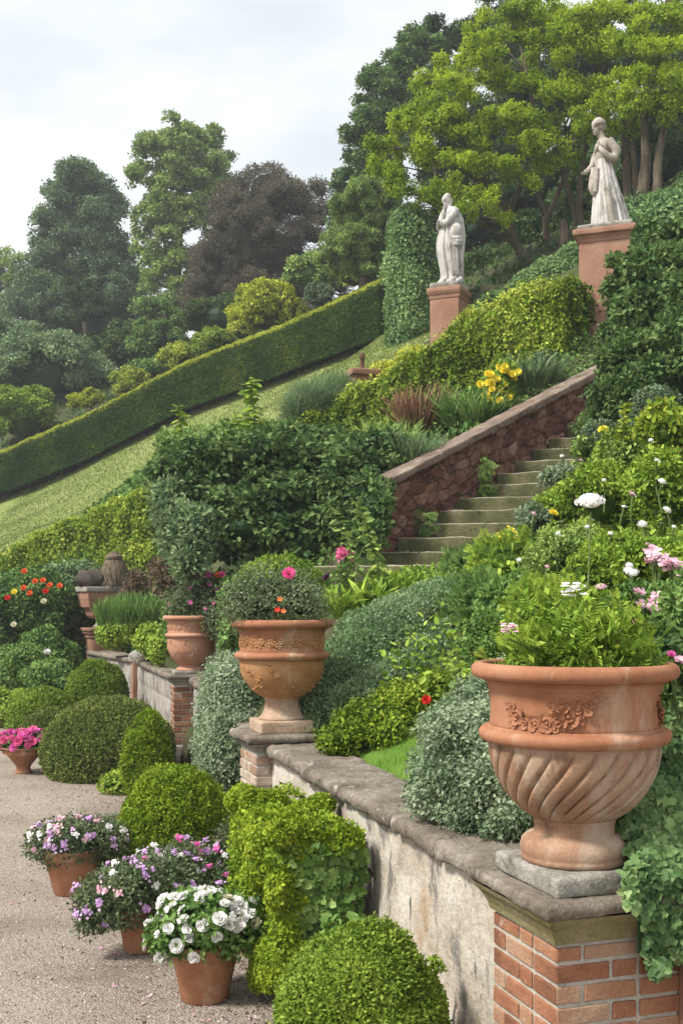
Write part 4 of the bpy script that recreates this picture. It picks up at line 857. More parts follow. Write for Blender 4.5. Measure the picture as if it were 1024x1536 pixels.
# ------------------------------------------------------------------ flower pots on the gravel
def pot(label, c, rt, rb, h, kind='tub', mat='pot', group='terracotta pots on the gravel'):
    t = thing('flower_pot', label, 'potted plant', (c[0], c[1], 0), group); cc = (c[0], c[1], .002)
    if kind == 'bowl': pr = curve([(.001, 0), (rb, 0), (rb * 1.05, .02), (rb * .9, .06), (rb * 1.05, h * .3), (rt * .62, h * .62), (rt * .86, h * .86), (rt * .95, h * .95)], 4)
    else: pr = np.array([(.001, 0), (rb - .006, 0), (rb, .008), (rb + (rt * .9 - rb) * .5, h * .42), (rt * .915, h * .80)])
    m = M(); lathe(m, pr, cc, 44); m.build('body', SM[mat], t, smooth=True)
    m = M(); z = h * (.94 if kind == 'bowl' else .79); lathe(m, [(rt * .90, z), (rt * .965, z + .001), (rt * .985, z + .008), (rt * .99, z + .02) if kind == 'bowl' else (rt * .985, h * .93), (rt * 1.0, h * .95), (rt * 1.0, h - .004), (rt * .985, h), (rt * .93, h), (rt * .91, h - .01), (rt * .86, h * .75)], cc, 44, lambda th, q: .002 * np.sin(3 * th)); m.build('rim', SM[mat], t, smooth=True)
    m = M(); w = np.linspace(0, 6.283, 24, endpoint=False); R = np.array([.002, .5, .9])[:, None] * rt; m.add(np.stack([cc[0] + R * np.cos(w), cc[1] + R * np.sin(w), h * .88 + 0 * R * w + .01 * np.sin(5 * w) * (R > .01)], -1), grid_q(3, 24, True)); m.build('soil', SM['potsoil'], t)
    return t
# short blades of the mown slope
rng = np.random.default_rng(17); n = 170000; x = rng.uniform(-14, 3, n); y = rng.uniform(21, 42, n); k = poly_in(x, y, LAWN); x, y = x[k], y[k]
m = M(); p = np.stack([x, y, hill(x, y) + .03 * sines(np.stack([x, y], -1), .35, 4)], -1); tn = .42 + .12 * rng.normal(size=len(x)) + .22 * sines(np.stack([x * .6, y * 2.2], -1), .35, 8)
leaves(m, p, np.tile([0, 0, 1.], (len(x), 1)), .045, tn, 'dia', .7, .6, .3, rng=rng)
tag(m.build('mown_grass', leaf_mat('mown_grass', (.13, .18, .04), (.205, .255, .075), (.32, .345, .14), .2), None, (0, 30, 5)), kind='stuff')
# ------------------------------------------------------------------ flowers
def flower_mesh(kind, mat, seed=0):
    rg = np.random.default_rng(seed); m = M()
    if kind == 'petunia':
        for i in range(5): petal(m, i * 1.2566 + rg.normal() * .2, rg.uniform(.75, 1.1), .60, .22 + rg.normal() * .3, .2 * rg.normal(), 0, .13, rg, rg.uniform(.2, 1))
        for i in range(4): petal(m, i * 1.57 + .5, .65, .40, .75 + rg.normal() * .2, .2, .02, .10, rg, rg.uniform(0, .8))
    elif kind == 'rose':
        for L, n, li in ((1., 6, .15), (.78, 6, .5), (.55, 5, .9), (.35, 4, 1.25)):
            for i in range(n): petal(m, i * 6.283 / n + L * 5 + rg.normal() * .12, L, .5 * L + .1, li + rg.normal() * .1, .25, 0, .03, rg, rg.uniform(.15, 1))
    elif kind == 'umbel':
        for i in range(90):
            d = nrm(rg.normal(size=3)); d[2] = abs(d[2]) * .75 - .12; p = d * np.array([1, 1, .7]) * rg.uniform(.86, 1.05); a = rg.uniform(0, 6.28); s = rg.uniform(.10, .19)
            u = nrm(np.cross(d, [.3, .2, .9])); v = np.cross(nrm(d), u); c, e = math.cos(a), math.sin(a)
            m.add([p + s * (c * u + e * v), p + s * (-e * u + c * v) + d * .05, p - s * (c * u + e * v), p - s * (-e * u + c * v) + d * .05], [[0, 1, 2, 3]], rg.uniform(.2, 1))
        ball(m, (0, 0, .05), (.8, .8, .5), 10, 6, .3)
    elif kind == 'cluster':
        for i in range(16):
            p = rg.normal(size=3) * np.array([.55, .55, .3]); a = rg.uniform(0, 1); tt = rg.uniform(.1, 1)
            for k in range(4):
                q = M(); petal(q, a + k * 1.57, .38, .2, .2, .1, 0, .02, rg); m.add(q.v[0] + p, q.q[0], tt)
    elif kind == 'small':
        for i in range(5): petal(m, i * 1.2566, 1., .45, .25, .2, 0, .05, rg, rg.uniform(.2, 1))
    o = m.build('flower', mat, None, (0, 0, 0), link=False); me = o.data; bpy.data.objects.remove(o); return me
FM = {}
def fmesh(kind, col):
    k = (kind, col)
    if k not in FM: FM[k] = [flower_mesh(kind, PM[col], i) for i in range(3)]
    return FM[k]
def blossoms(plant, L, n, kinds, size, seed, zmin=-9, ybias=0, name='blossom', lift=.02, sv=.25, front=0., zbias=0.):
    rg = np.random.default_rng(seed); p, N = lump_pts(L, n * 14, rg, .05, .95)
    k = (p[:, 2] > zmin) & (N[:, 2] > -.25 + ybias) & (N[:, 1] < .5 - front); p, N = p[k], N[k]
    if zbias: w = np.argsort(-(p[:, 2] + rg.normal(0, zbias, len(p)))); p, N = p[w], N[w]
    ch, cn = [], []
    for a, b in zip(p, N):
        if all(((a - c) ** 2).sum() > (size * 1.1) ** 2 for c in ch): ch.append(a); cn.append(b)
        if len(ch) >= n: break
    for i, (a, b) in enumerate(zip(ch, cn)):
        kd = kinds[int(rg.integers(len(kinds)))]; d = nrm(b + np.array([0, -.35, .35]) + .35 * rg.normal(size=3))
        put(name, fmesh(*kd)[int(rg.integers(3))], a + b * lift, d, size * (1 + sv * rg.uniform(-1, 1)), plant, rg.uniform(0, 6.28))
def stems_to(m, base, tips, r=.004, seed=0, t=.5, sag=.0):
    rg = np.random.default_rng(seed)
    for tp in tips:
        tp = np.asarray(tp); b = np.asarray(base) + np.array([rg.normal() * .02, rg.normal() * .02, 0]); md = (b + tp) / 2 + np.array([rg.normal() * .03, rg.normal() * .03, .03])
        tube(m, curve([b, md, tp], 5), np.linspace(r * 1.3, r * .8, 11), 5, t)

def clipped_ball(label, c, r, size, mat, cov=3.8, seed=0, flat=1., name='clipped_box_ball', cat='topiary', group='clipped box mounds along the path', bump=.024, **k):
    """r = radii; leaves stand on a slightly uneven clipped skin that reaches the ground"""
    rng = np.random.default_rng(seed); c = np.asarray(c, float); r = np.asarray(r, float)
    a = 4 * np.pi / 3 * (r[0] * r[1] + r[1] * r[2] + r[0] * r[2]); n = int(cov * a / (size * size * LAREA[k.get('shape', 'dia')]))
    D_ = nrm(rng.normal(size=(n, 3))); p = c + D_ * r * (1 - .15 * rng.random(n)[:, None] ** 1.3); N = nrm(D_ / r)
    p = p + N * (.0035 * np.abs(rng.normal(size=n)) ** 2 * (sines(p, 3.5 / r.mean(), seed + 7) > -.1) - .03 * np.clip(sines(p, 1.1 / r.mean(), seed + 8) - .55, 0, 1))[:, None] + N * (bump * (sines(p, 1.6 / r.mean() * .5, seed) + .8 * sines(p, 2.4 / r.mean(), seed + 1)))[:, None]
    kk = p[:, 2] > .0; p, N = p[kk], N[kk]
    m = M(); leaves(m, p, N, size, tints(p, rng, .8 / r.mean(), seed, k.get('base', .45), k.get('rnd', .17), k.get('cl', .12)), k.get('shape', 'dia'), k.get('out', .45), .75, k.get('up', .15), rng=rng)
    ball(m, c, r * .86, 24, 16, t=.0, zmin=.0)  # inner ball coloured dark to give the shade in the leaf gaps
    return tag(m.build(name, LM[mat], None, (c[0], c[1], 0)), label, cat, group)

# ------------------------------------------------------------------ clipped mounds and topiary beside the path
clipped_ball('bright green clipped box ball in the right foreground against the limewashed wall', (.072, 4.55, .40), (.335, .335, .44), .017, 'box', 4.4, 1, base=.5)
clipped_ball('lime green clipped ball behind the mauve flowers, before the pale pier', (-1.27, 8.7, .40), (.415, .415, .47), .024, 'lime', 4., 2, base=.45)
clipped_ball('tall egg shaped lime green bush in front of the slim brick pier', (-2.07, 12.1, .44), (.25, .28, .52), .026, 'lime', 4., 3, base=.42)
clipped_ball('broad olive green clipped mound, biggest of the mounds', (-2.86, 13.9, .30), (.80, .75, .66), .030, 'olive', 3.8, 4, base=.5)
clipped_ball('low olive end of clipped hedge between the broad mound and the short red post', (-3.05, 15.0, .30), (.72, .5, .56), .030, 'olive', 4.2, 14, base=.55)
clipped_ball('domed green clipped mound in front of the far wall end', (-3.92, 18.2, .58), (.50, .5, .60), .035, 'box', 4.2, 5, base=.42)
clipped_ball('low pale green clipped mound, leftmost of the mounds', (-4.66, 17.6, .30), (.52, .6, .50), .036, 'box', 4., 6, base=.5)
clipped_ball('small dark clipped mound behind the bowl of magenta flowers', (-4.14, 16.2, .22), (.44, .4, .36), .032, 'olive', 4., 7, base=.42)
# block topiary against the wall, open below on its near side
rng = np.random.default_rng(31); tA = np.array([.12, 5.86]); tB = np.array([-.31, 5.74]); tC = np.array([-.70, 6.92]); tD = np.array([-.27, 7.06])
t = thing('block_topiary', 'lime green block shaped topiary hanging against the limewashed wall', 'topiary', (-.3, 6.4, 0)); zt = .96
def quad_pts(a, b, c, d, n):
    u, v = rng.random((n, 1)), rng.random((n, 1)); return (a * (1 - u) + b * u) * (1 - v) + (d * (1 - u) + c * u) * v
def v3(p, z): return np.array([p[0], p[1], z])
m = M(); G = []
mC = v3((tA + tC) / 2, .6)
for (a, b, c, d, N_, n) in ((v3(tA, zt), v3(tB, zt), v3(tC, zt - .02), v3(tD, zt), (0, 0, 1.), 5200), (v3(tB, 0.1), v3(tC, 0.1), v3(tC, zt), v3(tB, zt), (-.95, -.3, .1), 8500), (v3(tB, .85), v3(tA, .87), v3(tA, zt), v3(tB, zt), (.25, -.95, .1), 1500), (v3(tB, .06), v3(tB + (tA - tB) * .24, .12), v3(tB + (tA - tB) * .30, zt), v3(tB, zt), (.25, -.95, .1), 2800)):
    p = quad_pts(a, b, c, d, n); N = np.tile(np.array(N_), (n, 1)); w = p - mC; cor = 1 - .10 * (np.abs(w[:, 2]) / .38) ** 6 * .4
    p = mC + w * np.stack([cor, cor, np.ones(n)], 1); bm = .045 * sines(p, 2.2, 3) + .03 * sines(p, 5, 4) - .05 * rng.random(n)
    p = p + N * bm[:, None]; leaves(m, p, N, .026, tints(p, rng, 2., 5, .52, .17, .2), 'oval', .4, .8, -.05, rng=rng)
for k in range(12):                               # ragged tufts on top and trailing down the corner
    q = quad_pts(v3(tA, zt), v3(tB, zt), v3(tC, zt), v3(tD, zt), 1)[0]; foliage(m, [[q[0], q[1], zt + .0, .07, .07, .055]], .026, 5, 'oval', .5, core=.5, seed=k, base=.6)
for k in range(14):
    q = tB + (tC - tB) * rng.random() * .5 + np.array([-.0, -.02]); z = .12 + .75 * rng.random(); foliage(m, [[q[0], q[1], z, .06, .06, .10]], .026, 5, 'oval', .3, core=.5, seed=50 + k, base=.62, up=-.4)
m.build('clipped_foliage', LM['lime'], t)
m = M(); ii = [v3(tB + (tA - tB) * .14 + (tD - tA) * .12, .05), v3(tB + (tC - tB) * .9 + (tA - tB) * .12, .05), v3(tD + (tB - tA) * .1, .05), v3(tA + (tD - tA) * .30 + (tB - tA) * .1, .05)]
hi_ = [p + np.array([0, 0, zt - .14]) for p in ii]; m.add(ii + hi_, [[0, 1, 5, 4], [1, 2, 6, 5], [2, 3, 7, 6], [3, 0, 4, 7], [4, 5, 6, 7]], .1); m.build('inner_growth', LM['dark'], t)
m = M(); n = 900; n = 1700; p = quad_pts(v3(tB, .05), v3(tA - (tA - tB) * .12, .30), v3(tA, .88), v3(tB, .90), n); p[:, 1] += .0 + .09 * rng.random(n); leaves(m, p, np.tile([.2, -1, .1], (n, 1)), .042, tints(p, rng, 1.5, 6, .5, .2, .1), 'ivy', .1, .5, -.6, rng=rng)
p = quad_pts(v3(tB, .04), v3(tB + (tA - tB) * .62, .04), v3(tA + (tB - tA) * .3, .75), v3(tB, .75), 520); p[:, 1] += .0 + .05 * rng.random(520); leaves(m, p, np.tile([.1, -1, .2], (520, 1)), .042, tints(p, rng, 1.5, 7, .6, .2, .1), 'ivy', .2, .5, -.4, rng=rng)
m.build('ivy_leaves', LM['mid'], t)
m = M()
for k in range(16):
    a = tB + (tA - tB) * (.45 + .5 * rng.random()) + np.array([.0, .06 + .14 * rng.random()]); tube(m, curve([v3(a, 0), v3(a + rng.normal(0, .04, 2), .3), v3(a + rng.normal(0, .07, 2), .58), v3(a + rng.normal(0, .08, 2), .85)], 4), .009, 5)
m.build('stems', SM['twig'], t)
# hidden small pot with a red flower under it
c = np.array([.03, 5.62]); t = thing('flower_pot', 'small tilted clay pot with one red flower under the block topiary', 'potted plant', (c[0], c[1], 0)); cc = (c[0], c[1], .0)
m = M(); lathe(m, [(.001, 0), (.075, 0), (.11, .33), (.125, .335), (.128, .385), (.115, .39), (.10, .33)], cc, 28, lambda th, z: .0 + z * .0); m.build('body', SM['pot'], t, smooth=True)
fo = bush('foliage', None, None, [[c[0], c[1], .46, .12, .10, .11]], .05, LM['mid'], parent=t, cov=2.2, shape='ivy', core=0, seed=4)
put('blossom', fmesh('rose', 'red')[0], (c[0] - .02, c[1] - .07, .50), (0, -.6, .7), .055, fo)

# potted flowers on the gravel
t = pot('clay pot of white petunias, nearest to the camera', (-.737, 6.12), .198, .128, .315)
c, L = None, np.array([[-.737, 6.12, .36, .235, .22, .20], [-.90, 6.05, .34, .13, .13, .14], [-.58, 6.08, .38, .15, .15, .17], [-.70, 6.0, .46, .15, .14, .12], [-.86, 6.2, .42, .14, .14, .13]])
fo = bush('foliage', None, None, L, .042, LM['mid'], parent=t, cov=3., shape='oval', seed=3, zmin=.27, core=.6)
blossoms(fo, L, 50, [('petunia', 'white')] * 5 + [('rose', 'white')] * 4 + [('petunia', 'cream')], .033, 4, .27, -.2, lift=.018, front=.1)
t = pot('small clay pot of mauve flowers between the white petunias and the far pot', (-1.235, 6.95), .148, .095, .285)
L = np.array([[-1.26, 6.9, .36, .30, .26, .18], [-1.45, 6.85, .33, .16, .16, .14], [-1.05, 6.95, .40, .2, .2, .18], [-1.5, 6.78, .25, .08, .08, .1], [-1.25, 6.75, .46, .16, .16, .1]])
fo = bush('foliage', None, None, L, .032, LM['mauve'], parent=t, cov=2.6, shape='dia', seed=5, zmin=.06, core=.62, out=.5, fuzz=.10, inward=.6)
blossoms(fo, L, 40, [('cluster', 'mauve')] * 5 + [('cluster', 'blush')] + [('cluster', 'white')], .023, 6, .2, .1, lift=.03)
t = pot('clay tub of pale lilac flowers, farther back at the path edge', (-1.975, 8.32), .222, .13, .335)
L = np.array([[-1.97, 8.3, .38, .26, .24, .17], [-2.13, 8.25, .38, .15, .15, .13], [-1.84, 8.3, .41, .18, .18, .14], [-1.72, 8.35, .36, .15, .15, .15]])
fo = bush('foliage', None, None, L, .032, LM['mauve'], parent=t, cov=2.6, seed=7, zmin=.2, core=.65, out=.5, fuzz=.10, inward=.6)
blossoms(fo, L, 42, [('cluster', 'blush')] * 2 + [('cluster', 'mauve')] * 2 + [('cluster', 'white')], .023, 8, .36, .1, lift=.02)
t = pot('footed clay bowl of magenta flowers at the left edge of the path', (-3.95, 14.1), .295, .095, .33, 'bowl')
L = np.array([[-3.95, 14.1, .36, .27, .26, .14], [-3.8, 14.05, .40, .15, .15, .13], [-4.08, 14.05, .38, .15, .15, .13]])
fo = bush('foliage', None, None, L, .05, LM['mid'], parent=t, cov=2., seed=9, zmin=.3, core=.8)
blossoms(fo, L, 48, [('rose', 'magenta'), ('rose', 'pink')], .058, 10, .33, .0)
# sprawling bedding between the pots
L = np.concatenate([mk_lumps((-.98, 7.25, .30), (.42, .40, .30), 10, 3, .4), mk_lumps((-.62, 7.3, .36), (.30, .30, .36), 8, 4, .4), mk_lumps((-1.42, 7.6, .16), (.25, .25, .2), 5, 5, .4)])
o = bush('mauve_bedding_plant', 'sprawling grey green plant with mauve and magenta blossoms before the lime ball', 'flowering plant', L, .032, LM['mauve'], cov=2.4, seed=11, zmin=.0, core=.6, out=.5, base=.45, fuzz=.12, inward=.6)
blossoms(o, L, 70, [('cluster', 'mauve')] * 3 + [('cluster', 'magenta')] * 2 + [('cluster', 'white')], .023, 12, .22, .15, lift=.04, front=.0)
L = mk_lumps((-1.78, 8.9, .2), (.24, .3, .24), 6, 6, .45)
bush('low_shrub', 'dark grey green low plant between lilac tub and lime ball', 'shrub', L, .035, LM['mauve'], cov=2.6, seed=13, zmin=0., core=.7)
L = mk_lumps((-2.42, 12.6, .10), (.26, .22, .16), 6, 7, .5)
bush('low_shrub', 'pale variegated ground plant at the foot of the egg shaped bush', 'ground cover plant', L, .05, LM['fresh'], cov=1.8, shape='oval', seed=14, zmin=0., core=.6, base=.6)
L = mk_lumps((-.86, 8.25, .2), (.10, .12, .24), 7, 8, .5)
bush('low_shrub', 'dark bronze leaved plant at the foot of the pale pier', 'shrub', L, .04, LM['bronze'], cov=2., seed=15, zmin=0., core=.6)
L = mk_lumps((-.72, 7.6, .22), (.10, .14, .30), 9, 9, .5)
bush('low_shrub', 'leafy white flecked plant between lime ball and block topiary', 'shrub', L, .045, LM['mid'], cov=2., seed=16, zmin=0., core=.6, shape='oval')
# low herbs right beside the near ball
b = P(655, 1500, 4.75); m = M(); tube(m, [(b[0], b[1], 0), (b[0] + .0, b[1], .3), (b[0], b[1], .52)], .006, 5)
foliage(m, [[b[0], b[1], .42, .04, .04, .13], [b[0] - .01, b[1], .62, .035, .035, .03], [b[0] - .03, b[1] - .02, .56, .03, .03, .025]], .024, 3, 'oval', core=.6, seed=3, base=.6)
tag(m.build('sedum_plant', LM['fresh'], None, (b[0], b[1], 0)), 'single pale green sedum head at the right side of the near box ball', 'plant')

# ------------------------------------------------------------------ silver and green cushions behind the wall
def at_lump(px, py, Z, rx, rz, ry=None):
    c = P(px, py, Z); k = Z / FPX; return [c[0], c[1], c[2], rx * k, (ry or (rx + rz) / 2) * k, rz * k]
L = [at_lump(715, 1130, 5.6, 78, 85), at_lump(690, 1190, 5.45, 62, 62), at_lump(755, 1200, 5.2, 62, 62), at_lump(735, 1080, 6.0, 70, 70), at_lump(790, 1060, 6.0, 80, 70), at_lump(660, 1130, 6.1, 40, 60), at_lump(790, 1180, 5.2, 60, 80), at_lump(850, 1100, 5.6, 90, 90), at_lump(840, 1190, 5.0, 70, 80),
     at_lump(700, 1225, 5.2, 34, 32), at_lump(770, 1240, 4.95, 40, 26), at_lump(655, 1190, 5.75, 32, 40), at_lump(720, 1055, 6.3, 36, 40), at_lump(745, 1140, 5.3, 40, 40), at_lump(800, 1230, 4.8, 34, 30)]
bush('silver_cushion_shrub', 'silvery green cushion shrub behind the large fluted urn, spilling onto the coping', 'shrub', L, .033, LM['silver'], cov=4.2, shape='dia', seed=21, out=.5, spread=.8, base=.53, cl=.22, csc=2.4, inward=.4, core=.8, fuzz=.10, up=-.25, subs=(14, .36))
L = [at_lump(350, 1075, 10., 38, 78, 60), at_lump(345, 1020, 10.4, 34, 32), at_lump(352, 1050, 9.8, 34, 60), at_lump(328, 1110, 10.2, 24, 50), at_lump(340, 1130, 9.7, 40, 46), at_lump(350, 1110, 9.5, 34, 50), at_lump(334, 1070, 10.3, 26, 60), at_lump(345, 1150, 9.5, 26, 30)]
bush('silver_cushion_shrub', 'silver grey plant cascading over the wall between the brick piers', 'shrub', L, .042, LM['silver'], cov=4.4, seed=22, out=.4, spread=.7, base=.58, up=-.35, csc=1.6, inward=.4, zmin=.05, core=.8, fuzz=.2)
L = []
for f in np.linspace(0, 1, 12): L.append(at_lump(468 + 222 * f, 1082 - 172 * f - 16 * math.sin(3.14 * f), 8.75 + 1.45 * f, 46 + 26 * math.sin(3.14 * f), 44 + 22 * math.sin(3.14 * f), 60))
for f in np.linspace(.1, 1, 9): L.append(at_lump(520 + 185 * f, 1080 - 120 * f, 8.45 + 1.0 * f, 50, 40, 46))
for q in ((560, 960, 9.9, 56, 46), (610, 935, 10.1, 60, 44), (655, 910, 10.3, 50, 36), (500, 1020, 9.3, 46, 46), (470, 1100, 8.5, 26, 22)): L.append(at_lump(*q))
bush('santolina_mound', 'large dense grey green mound filling the slope behind the ochre urn', 'shrub', L, .036, LM['sage'], cov=4.4, seed=23, out=.6, spread=.6, base=.56, up=.15, csc=.9, inward=.2, core=.86, cl=.16, fuzz=.05)
L = [at_lump(560, 1085, 7.9, 60, 34), at_lump(510, 1110, 7.7, 36, 22), at_lump(610, 1060, 8.1, 55, 36), at_lump(650, 1040, 8.2, 34, 30), at_lump(590, 1100, 7.7, 45, 24), at_lump(535, 1090, 7.8, 30, 24)]
o = bush('low_spreading_shrub', 'low yellow green spreading shrub with one red bloom, edging the grass strip', 'shrub', L, .045, LM['bank'], cov=3.2, seed=24, out=.3, base=.36, csc=1.8, core=.8, shape='dia', inward=.3)
put('blossom', fmesh('rose', 'red')[1], P(637, 1052, 7.9) + np.array([0, -.12, .02]), (0, -1, .5), .034, o)
# grass blades of the strip
rng = np.random.default_rng(44); n = 9000; x = rng.uniform(-.3, 1.1, n); y = rng.uniform(4.9, 8.2, n); k = poly_in(x, y, TURF) & (wall_d(x, y) > .42); x, y = x[k], y[k]
m = M(); leaves(m, np.stack([x, y, hill(x, y) + .0], -1), np.tile([0, 0, 1.], (len(x), 1)), .055, .4 + .2 * rng.normal(size=len(x)), 'blade', .85, .5, .3, rng=rng)
tag(m.build('strip_grass', LM['fresh'], None, (0, 6, 1)), kind='stuff')

# ------------------------------------------------------------------ planting in the urns
b = U1T; kk = 4.29 / FPX
rng = np.random.default_rng(51); n = 650; a = rng.uniform(0, 6.28, n); r = .235 * np.sqrt(rng.random(n)); p = np.stack([b[0] + r * np.cos(a) + .03, b[1] + r * np.sin(a) * .9 + .01, b[2] - .03 + 0 * a], -1)
N = nrm(np.stack([np.cos(a) * r * 2.6, np.sin(a) * r * 2.6, .75 + 0 * a], -1)); m = M()
leaves(m, p, N, .095, tints(p, rng, 2, 3, .36, .2, .1), 'frond', .6, 1.1, .3, rng=rng, var=.5)
p3 = p[:260] * np.array([1, 1, 1.]) + np.array([0, 0, .14]) + rng.normal(0, .04, (260, 3)); leaves(m, p3, N[:260], .10, tints(p3, rng, 2, 3, .46, .2, .1), 'frond', .6, 1.1, .35, rng=rng)
p2 = p[:260] + np.array([0, 0, .04]); leaves(m, p2, N[:260], .10, tints(p2, rng, 2, 3, .4, .2, .1), 'frond', .55, .9, .1, rng=rng)
fz = rng.normal(0, 1, (2600, 3)) * np.array([.13, .12, .085]) + b + np.array([.02, 0, .13]); fz = fz[(fz[:, 2] > b[2] - .02) & (np.hypot(fz[:, 0] - b[0], fz[:, 1] - b[1]) < .29 + .0 * fz[:, 0])]; leaves(m, fz, np.tile([0, -.3, 1.], (len(fz), 1)), .030, tints(fz, rng, 3, 4, .42, .22, .15), 'dia', .4, 1., .2, rng=rng)
o = tag(m.build('feathery_fern', LM['fresh'], U1), None)
m = M(); tops = []
for px, py, Z, kd, sz in ((885, 752, 4.35, 'umbel', .058), (858, 884, 4.3, 'cluster', .045), (901, 880, 4.2, 'umbel', .022), (762, 942, 4.1, 'cluster', .03)):
    tp = P(px, py + 16, Z); tops.append((P(px, py, Z), kd, sz)); tube(m, curve([b + np.array([.03, 0, -.05]), (b + tp) / 2 + np.array([.02, 0, 0]), tp], 6), .0038, 6, .3)
sm_ = m.build('flower_stems', SM['stem'], U1)
for (q, kd, sz), nm in zip(tops, ('white', 'white', 'blush', 'blush')): put('flower_head', fmesh(kd, nm)[0], q, (-.05, -.25, 1), sz, sm_)
def urn_bush(U, T, L, size, mat, **k): return bush('planting', None, None, L, size, LM[mat], parent=U, **k)
L = [at_lump(412, 905, 8.5, 62, 34), at_lump(372, 915, 8.4, 34, 28), at_lump(455, 910, 8.4, 32, 28), at_lump(400, 880, 8.5, 45, 26), at_lump(440, 888, 8.5, 34, 22), at_lump(360, 895, 8.5, 24, 20)]
o = urn_bush(U2, U2T, L, .030, 'mauve', cov=2.0, seed=31, core=.5, shape='dia', base=.5, fuzz=.25, zmin=U2T[2] - .03, inward=.4)
for px, py, kd, s in ((433, 861, ('rose', 'pink'), .05), (420, 899, ('small', 'orange'), .022), (416, 915, ('small', 'red'), .022), (425, 917, ('small', 'orange'), .02)): put('blossom', fmesh(*kd)[0], P(px, py, 8.2), (0, -.8, .5), s, o)
rng = np.random.default_rng(3); blossoms(o, L, 22, [('small', 'white')], .006, 33, U2T[2], 0)
L = [at_lump(292, 905, 15, 34, 28), at_lump(318, 900, 15, 24, 34), at_lump(270, 905, 15, 20, 22), at_lump(300, 885, 15.1, 26, 22), at_lump(325, 925, 14.7, 18, 30)]
o = urn_bush(U3, U3T, L, .045, 'mauve', cov=2., seed=34, core=.5, base=.45, fuzz=.2, zmin=U3T[2] - .25, inward=.4)
for px, py, c_ in ((299, 847, 'pink'), (301, 863, 'magenta'), (312, 863, 'magenta'), (327, 863, 'orange'), (290, 864, 'magenta'), (333, 862, 'pink')): put('blossom', fmesh('rose', c_)[0], P(px, py, 14.8), (0, -.7, .6), .05, o)
blossoms(o, L, 14, [('small', 'magenta')], .03, 35, U3T[2] - .1, 0)

# ------------------------------------------------------------------ bed around the ochre urn and the foot of the steps
L = np.array([at_lump(420, 872, 12.5, 62, 36), at_lump(385, 880, 12.4, 36, 30), at_lump(455, 880, 12.4, 30, 28), at_lump(420, 858, 12.6, 40, 22)])
bush('rounded_shrub', 'rounded fine leaved green shrub right behind the ochre urn planting', 'shrub', L, .042, LM['fresh'], cov=3., seed=36, base=.4, core=.84)
def strap_plant(label, px, py, Z, n, size, mat, seed, group=None, shape='strap', up=.2, name='strap_leaved_plant', cat='plant', zb=None, out=.75, rad=.05):
    rg = np.random.default_rng(seed); b = P(px, py, Z); b[2] = (gz(b[0], b[1]) if zb is None else zb); m = M(); a = rg.uniform(0, 6.28, n)
    p = b + np.stack([rad * np.cos(a), rad * np.sin(a), 0 * a + rg.uniform(-.02, .05, n)], -1); N = nrm(np.stack([np.cos(a) * .55, np.sin(a) * .55, .75 + 0 * a], -1))
    leaves(m, p, N, size, tints(p, rg, 1, seed, .5, .2, .05), shape, out, .45, up, rng=rg, var=.35); return tag(m.build(name, LM[mat], None, b), label, cat, group)
strap_plant('bright strap leaved rosette right of the ochre urn', 560, 930, 10.6, 80, .30, 'fresh', 1, zb=P(0, 925, 10.6)[2])
strap_plant('low strap leaved clump beside the urn rim, under the tall nodding stems', 510, 930, 10.3, 60, .25, 'fresh', 2, zb=P(0, 925, 10.3)[2])
strap_plant('fresh leafy tuft at the bottom step', 600, 880, 11.8, 60, .22, 'fresh', 3, zb=P(0, 890, 11.8)[2])
def leafy_stem(label, pts, n, size, mat, seed, shape='oval', name='leafy_shoot', cat='plant', group=None, stemr=.008, droop=-.4, taper=.5):
    rg = np.random.default_rng(seed); c = curve(pts, 10); m = M(); t_ = thing(name, label, cat, c[0], group); tube(m, c, np.linspace(stemr, stemr * .4, len(c)), 6); m.build('stem', SM['stem'], t_)
    f = np.linspace(.12, 1, n); p = np.stack([np.interp(f, np.linspace(0, 1, len(c)), c[:, k]) for k in range(3)], -1); a = np.arange(n) * 2.4 + rg.normal(0, .3, n); N = np.stack([np.cos(a), np.sin(a), 0 * a + .3], -1)
    m = M()
    for i in range(n): leaves(m, p[i:i + 1], nrm(N[i:i + 1]), size * (1 - taper * f[i]), .5 + .2 * rg.normal(size=1), shape, .9, .5, droop, rng=rg, tilt=.35)
    m.build('stem_leaves', LM[mat], t_); return t_
leafy_stem('tall arching stem with paired leaves, left of two by the step wall', [P(528, 905, 11), P(530, 845, 11), P(515, 800, 11), P(492, 757, 11)], 46, .14, 'pale', 1)
leafy_stem('tall arching stem with paired leaves, right of two by the step wall', [P(572, 905, 11.2), P(566, 850, 11.2), P(552, 800, 11.2), P(533, 752, 11.2)], 52, .15, 'pale', 2)
leafy_stem('bare brown stem with drooping tip by the bottom step', [P(532, 920, 10.8), P(534, 860, 10.8), P(545, 822, 10.8), P(566, 815, 10.8), P(568, 850, 10.8)], 14, .08, 'pale', 3)
